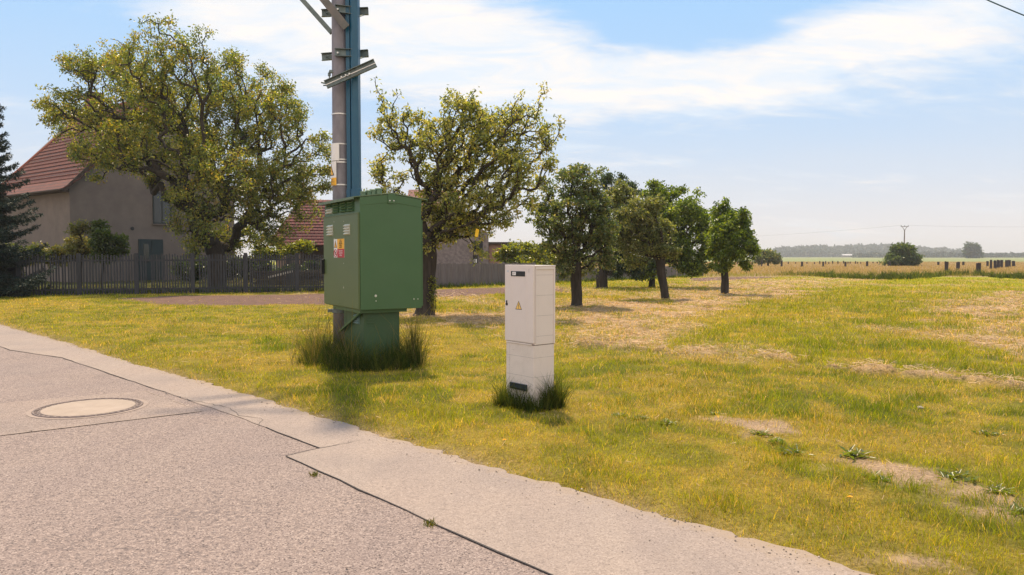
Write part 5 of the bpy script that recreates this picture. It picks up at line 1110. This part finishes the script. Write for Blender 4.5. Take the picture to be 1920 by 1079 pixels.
# pale planks stacked behind the fence
pk = G(540, 545)*1.09; pk.z = 0; plk = empty('timber_pile', pk, R(12), 'dark pile of boards with one pale plank, leaning behind the picket fence near the barn', 'timber pile')
mb = MB(); rs = random.Random(9)
for k in range(12): beam(mb, (-1.6+rs.uniform(-.2, .2), rs.uniform(-.3, .3), .15+k*.06), (1.8+rs.uniform(-.3, .3), rs.uniform(-.3, .3), .15+k*.065), .22, .045)
mb.build('boards', M_wood, plk); mb = MB(); beam(mb, (-.9, -.45, .55), (.3, -.45, .85), .05, .10); mb.build('plank', surf('pale_plank', (.42, .38, .34), (.5, .46, .42), 5, .8), plk)

# ================================================================ GREY STONE OUTBUILDING
o2 = P(770, 480, 52.0); k52 = 52/F; ob = empty('outbuilding', (o2.x, o2.y, 0), R(4), 'grey rubble outbuilding with a dark upper hatch, behind the airy fruit tree', 'outbuilding')
X = lambda px: (px-770)*k52; Zf = lambda py: EYE+(481-py)*k52
mb = MB(); mb.prism([(0, 0), (X(916), 0), (X(916), Zf(440)), (X(860), Zf(392)), (0, Zf(392))], 0, 5.5, MY); mb.build('wall', surf('rubble_wall', (.16, .13, .135), (.30, .25, .24), 5, .95, .03, 6, dirt=(.11, .09, .10), dscale=.8, damt=.7), ob)
mb = MB(); slope(mb, [(-.3, -.3, Zf(390)), (X(862), -.3, Zf(390)), (X(862), 2.8, Zf(350)), (-.3, 2.8, Zf(350))], 1); slope(mb, [(-.3, 5.8, Zf(390)), (X(862), 5.8, Zf(390)), (X(862), 2.8, Zf(350)), (-.3, 2.8, Zf(350))][::-1], 1); mb.build('roof', M_tile2, ob)
mb = MB(); mb.box(X(888), X(905), -.04, .0, Zf(473), Zf(452)); mb.build('hatch', M_black, ob); mb = MB(); mb.box(X(886), X(905), -.12, .0, Zf(478), Zf(473)); mb.build('lintel', surf('lintel', (.34, .24, .2), (.4, .3, .26), 4, .9), ob)
wn = MB().box(X(887), X(895), -.05, .0, Zf(496), Zf(480)).build('window', M_black, ob); mb = MB()
for px in (888, 891.5): mb.box(X(px), X(px+2.4), -.07, -.05, Zf(493), Zf(486))
mb.build('pane', M_wht, wn); MB().box(X(896), X(903), -.06, .0, 0, Zf(478)).build('door', M_fence2, ob)
an = MB().box(X(917), X(962), .3, 4.0, 0, Zf(458)).build('brick_annex', surf('brick_annex', (.25, .14, .11), (.33, .20, .16), 3, .9, dirt=(.18, .12, .10)), ob); mb = MB(); mb.box(X(912), X(966), .1, 4.2, Zf(458), Zf(454)); mb.build('annex_roof', M_wood, ob)

# yellow tag hanging in the fruit tree
tg = P(894, 431, 18.9); yt = empty('yellow_tag', tg, R(20), 'small bright yellow sticky tag hanging under the airy fruit tree', 'tag')
mb = MB(); mb.add([(-.055, 0, -.17), (.03, .01, -.19), (.07, .02, .0), (-.02, 0, .03)], [(0, 1, 2, 3)]); o = mb.build('card', surf('yellow_card', (.85, .52, .02), None, 5, .5), yt); md = o.modifiers.new('s', 'SOLIDIFY'); md.thickness = .003
mb = MB(); mb.tube([(-.01, 0, .02), (0, 0, .5)], .003, 5); mb.build('string', M_twig, yt)

# ================================================================ STUMPS OF THE FELLED ORCHARD
M_stump = surf('stump_bark', (.022, .020, .024), (.055, .045, .045), 12, .95, .02, 14, stretch=(1, 1, .3)); M_cut = surf('cut_wood', (.20, .15, .12), (.28, .21, .17), 15, .9)
def stump(px, ytop, ybase, wpx, label, group=None, lean=0, seed=0):
    D = EYE*F/(ybase-HOR); g = G(px, ybase); k = D/F; h = (ybase-ytop)*k; r_ = wpx*k/2
    root = empty('stump', g, random.Random(seed).uniform(0, 6), label, 'stump', group); rs = random.Random(seed); mb = MB(); n = 12; prof_ = []
    for i, t in enumerate((0, .08, .3, .6, .85, 1)): prof_.append((t, (1.35, 1.15, 1.0, .96, 1.0, .95)[i]))
    vs = []; fs = []
    for i, (t, q) in enumerate(prof_):
        for j in range(n):
            a = 2*math.pi*j/n; w_ = q*(1+.12*math.sin(a*3+seed)+rs.uniform(-.05, .05)); vs.append((r_*w_*math.cos(a)+lean*h*t, r_*w_*math.sin(a), -.05+(h+.05)*t+(rs.uniform(-.04, .04)*h if i == 5 else 0)))
    for i in range(5):
        for j in range(n): fs.append((i*n+j, i*n+(j+1) % n, (i+1)*n+(j+1) % n, (i+1)*n+j))
    mb.add(vs, fs).build('trunk', M_stump, root); mb = MB(); mb.add(vs[-n:], [tuple(range(n))]); o = mb.build('cut_face', M_cut, root); return root
big = [(1774, 491, 511, 6.5, 'black upright stump in the brown grass, nearest one right of the round bush', 0), (1796, 491.5, 507, 6, 'stump with a leaning top, second one right of the round bush', .08), (1834, 493.5, 514, 8, 'widest and nearest black stump, standing alone at the front edge of the brown grass', 0),
       (1851.5, 490, 500, 4, 'slim short stump just left of the tall thin stump on the right', 0), (1858, 487.5, 505.5, 4, 'tallest thinnest stump of the right-hand cluster', 0), (1866, 489, 505, 5, 'left stump of the tight trio on the right', 0.03), (1871.5, 488, 504, 5, 'middle stump of the tight trio on the right', 0), (1877.5, 488, 503, 5, 'right stump of the tight trio on the right', -.04),
       (1887.5, 488, 502.5, 5.5, 'left stump of the pair near the right edge', .03), (1893, 488, 501.5, 4, 'right stump of the pair near the right edge', 0), (1901, 489.5, 500.5, 5.5, 'last stump, closest to the right edge of the field', .1), (1759, 491, 498, 4, 'short distant stump between the round bush and the near black stumps', 0), (1806, 491, 498, 4, 'short distant stump behind the second near stump', 0)]
for i, (px, a_, b_, w_, lb_, ln) in enumerate(big): stump(px, a_, b_, w_, lb_, 'stumps of the felled orchard', ln, i)
for i, (px, a_, b_, w_) in enumerate([(1465.5, 488.5, 501, 3.6), (1504, 491, 501, 4), (1543.5, 491, 501, 3.6), (1585, 491, 501, 3.6), (1626, 490.5, 500.5, 4.2), (1668, 491, 500, 4), (1711, 492, 499, 3.5)]):
    stump(px, a_, b_, w_, 'dark stump of the evenly spaced middle row, between the small pale tree and round bush', 'middle row of stumps', 0, 30+i)
for i, (px, a_, b_) in enumerate([(1382, 489, 496), (1411, 489, 497), (1428, 489, 500), (1478, 491, 495.5), (1492, 492, 495), (1513, 492, 495), (1527, 492, 495.5), (1537, 490, 495.5), (1548, 490, 495.5), (1554, 491.5, 495.5), (1561, 489.5, 495), (1571, 490, 495), (1581.5, 489.5, 495), (1590, 491, 495), (1594, 491, 495), (1604, 490, 495), (1608, 491.5, 495), (1614, 492, 495), (1637, 491, 494.5), (1645, 491, 494.5), (1650, 491, 494.5)]):
    stump(px, a_, b_+.4, 2.0, 'tiny dark stump in the farthest rows, against the green crop field', 'farthest stumps', 0, 60+i)

# ================================================================ FAR POWER POLE, WIRES
fp = P(1695, HOR, 200.0); fpp = empty('power_pole', (fp.x, 200, 0), 0, 'thin distant power pole with a forked crossarm, rising behind the round bush', 'power pole'); kf = 200/F; Zq = lambda py: EYE+(481-py)*kf
M_far = surf('far_pole', (.14, .12, .11), (.2, .17, .15), 2, .8)
MB().tube([(0, 0, 0), (0, 0, Zq(431))], [.20, .13], 10).build('shaft', M_far, fpp)
mb = MB()
for s in (-1, 1): beam(mb, (0, 0, Zq(433)), (s*4.5*kf, 0, Zq(425.5)), .1, .1); 
beam(mb, (-7*kf, 0, Zq(425.5)), (7*kf, 0, Zq(425.5)), .14, .14); mb.build('crossarm', M_far, fpp)
for x in (-6.5, 0, 6.5): MB().tube([(x*kf, 0, Zq(425.5)), (x*kf, 0, Zq(423))], [.12, .07], 8).build('insulator', M_galv, fpp)
def cable(name, label, a, b, sag, r_, mat, n=24):
    a = Vector(a); b = Vector(b); pts = []
    for i in range(n+1):
        t = i/n; p = a.lerp(b, t); p.z -= sag*4*t*(1-t); pts.append(p)
    o = MB().tube(pts, r_, 6).build(name, mat); return tag(o, label, 'cable')
M_wire = surf('far_wire', (.30, .28, .28), (.35, .33, .33), 1, .6)
cable('power_line', 'hair-thin overhead line running left from the distant power pole', (fp.x-6.5*kf, 200, Zq(423)), P(1330, 446, 330), .6, .022, M_wire); cable('power_line', 'hair-thin overhead line running right from the distant power pole', (fp.x+6.5*kf, 200, Zq(423)), P(2100, 422, 205), .5, .018, M_wire)
cable('overhead_cable', 'dark blue overhead cable crossing the top right corner of the sky', P(1590, -130, 14), P(1990, 56, 17), .10, .013, surf('cable_blue', (.01, .06, .11), (.015, .08, .13), 3, .5))

# ================================================================ FAR WOODED HILL AND HEDGES
def treeline(name, label, Y, prof_, depth, n, size, pal, seed, kind='stuff'):
    """a wood made of many leafy crowns standing on rising ground; prof_ = (px, py_top)"""
    r = np.random.default_rng(seed); k = Y/F; pxs = np.array([p[0] for p in prof_]); pys = np.array([p[1] for p in prof_])
    px = r.uniform(pxs[0], pxs[-1], n); top = np.interp(px, pxs, pys); back = r.uniform(0, 1, n)**.7
    zt = (EYE+(HOR-top)*k); X_ = (px-960)*k; Yc = Y+back*depth; X_ = X_*(Yc/Y); cz = np.maximum(size*.35, zt*(.25+.75*back)-size*.5*r.uniform(.6, 1.4, n))
    m = 70; ctr_ = np.stack([X_, Yc, cz], 1); q = rdir(r, n*m)*(size*r.uniform(.55, 1.0, n*m))[:, None]; c = np.repeat(ctr_, m, 0)+q*np.array([1, 1, .75])
    c[:, 2] = np.maximum(c[:, 2], 0.2)
    V, T = leaves_np(c, rdir(r, n*m), rdir(r, n*m)+np.array([0, 0, .8]), np.full(n*m, size*.55), np.full(n*m, size*.42)); pal = np.array(pal); col = np.repeat(pal[r.integers(0, len(pal), n)], m, 0)*r.uniform(.8, 1.2, n*m)[:, None]
    o = np_mesh(name, V, T, M_needle, np.repeat(col, 4, 0)); return tag(o, label, 'wood', kind=kind)
treeline('distant_wood', 'long hazy blue wooded hill on the horizon', 1250, [(1440, 480), (1456, 466), (1468, 462), (1520, 461), (1560, 460), (1600, 459), (1620, 457), (1680, 457), (1715, 460), (1735, 465), (1770, 466), (1800, 470), (1822, 474)], 260, 640, 9.5, [(.03, .055, .03), (.04, .07, .035), (.05, .075, .04)], 41)
treeline('distant_hedge', 'low hazy hedge and scattered trees on the horizon at the right', 900, [(1600, 480), (1640, 474), (1660, 476), (1722, 476), (1740, 471), (1752, 474), (1785, 475), (1790, 471), (1798, 476), (1850, 477), (1866, 475), (1890, 477), (1905, 475), (1960, 478)], 60, 200, 4.5, [(.03, .055, .025), (.04, .065, .03)], 42)
fb = P(1590, 478, 1150); fbr = empty('far_barn', (fb.x, 1150, 0), 0, 'tiny pale farm shed at the foot of the hazy wooded hill', 'barn'); MB().box(-7, 7, 0, 9, 0, 3.0).build('wall', M_rend, fbr); mb = MB(); slope(mb, [(-8, -.6, 3), (8, -.6, 3), (8, 4.5, 5), (-8, 4.5, 5)], 1); slope(mb, [(-8, 9.6, 3), (8, 9.6, 3), (8, 4.5, 5), (-8, 4.5, 5)][::-1], 1); mb.build('roof', surf('pale_roof', (.5, .48, .48), None), fbr)

# ================================================================ AIR
def haze():
    m, nt, out = newmat('haze_air'); v = nd(nt, 'ShaderNodeVolumePrincipled', Density=.00038, Anisotropy=.0); v.inputs['Color'].default_value = (.93, .935, .96, 1); nt.links.new(v.outputs[0], out.inputs['Volume'])
    o = MB().box(-5500, 5500, -5500, 5500, -1.2, 62).build('haze', m); tag(o, kind='stuff'); o['label'] = 'pale summer haze filling the air over the fields'; o['category'] = 'haze'
haze()
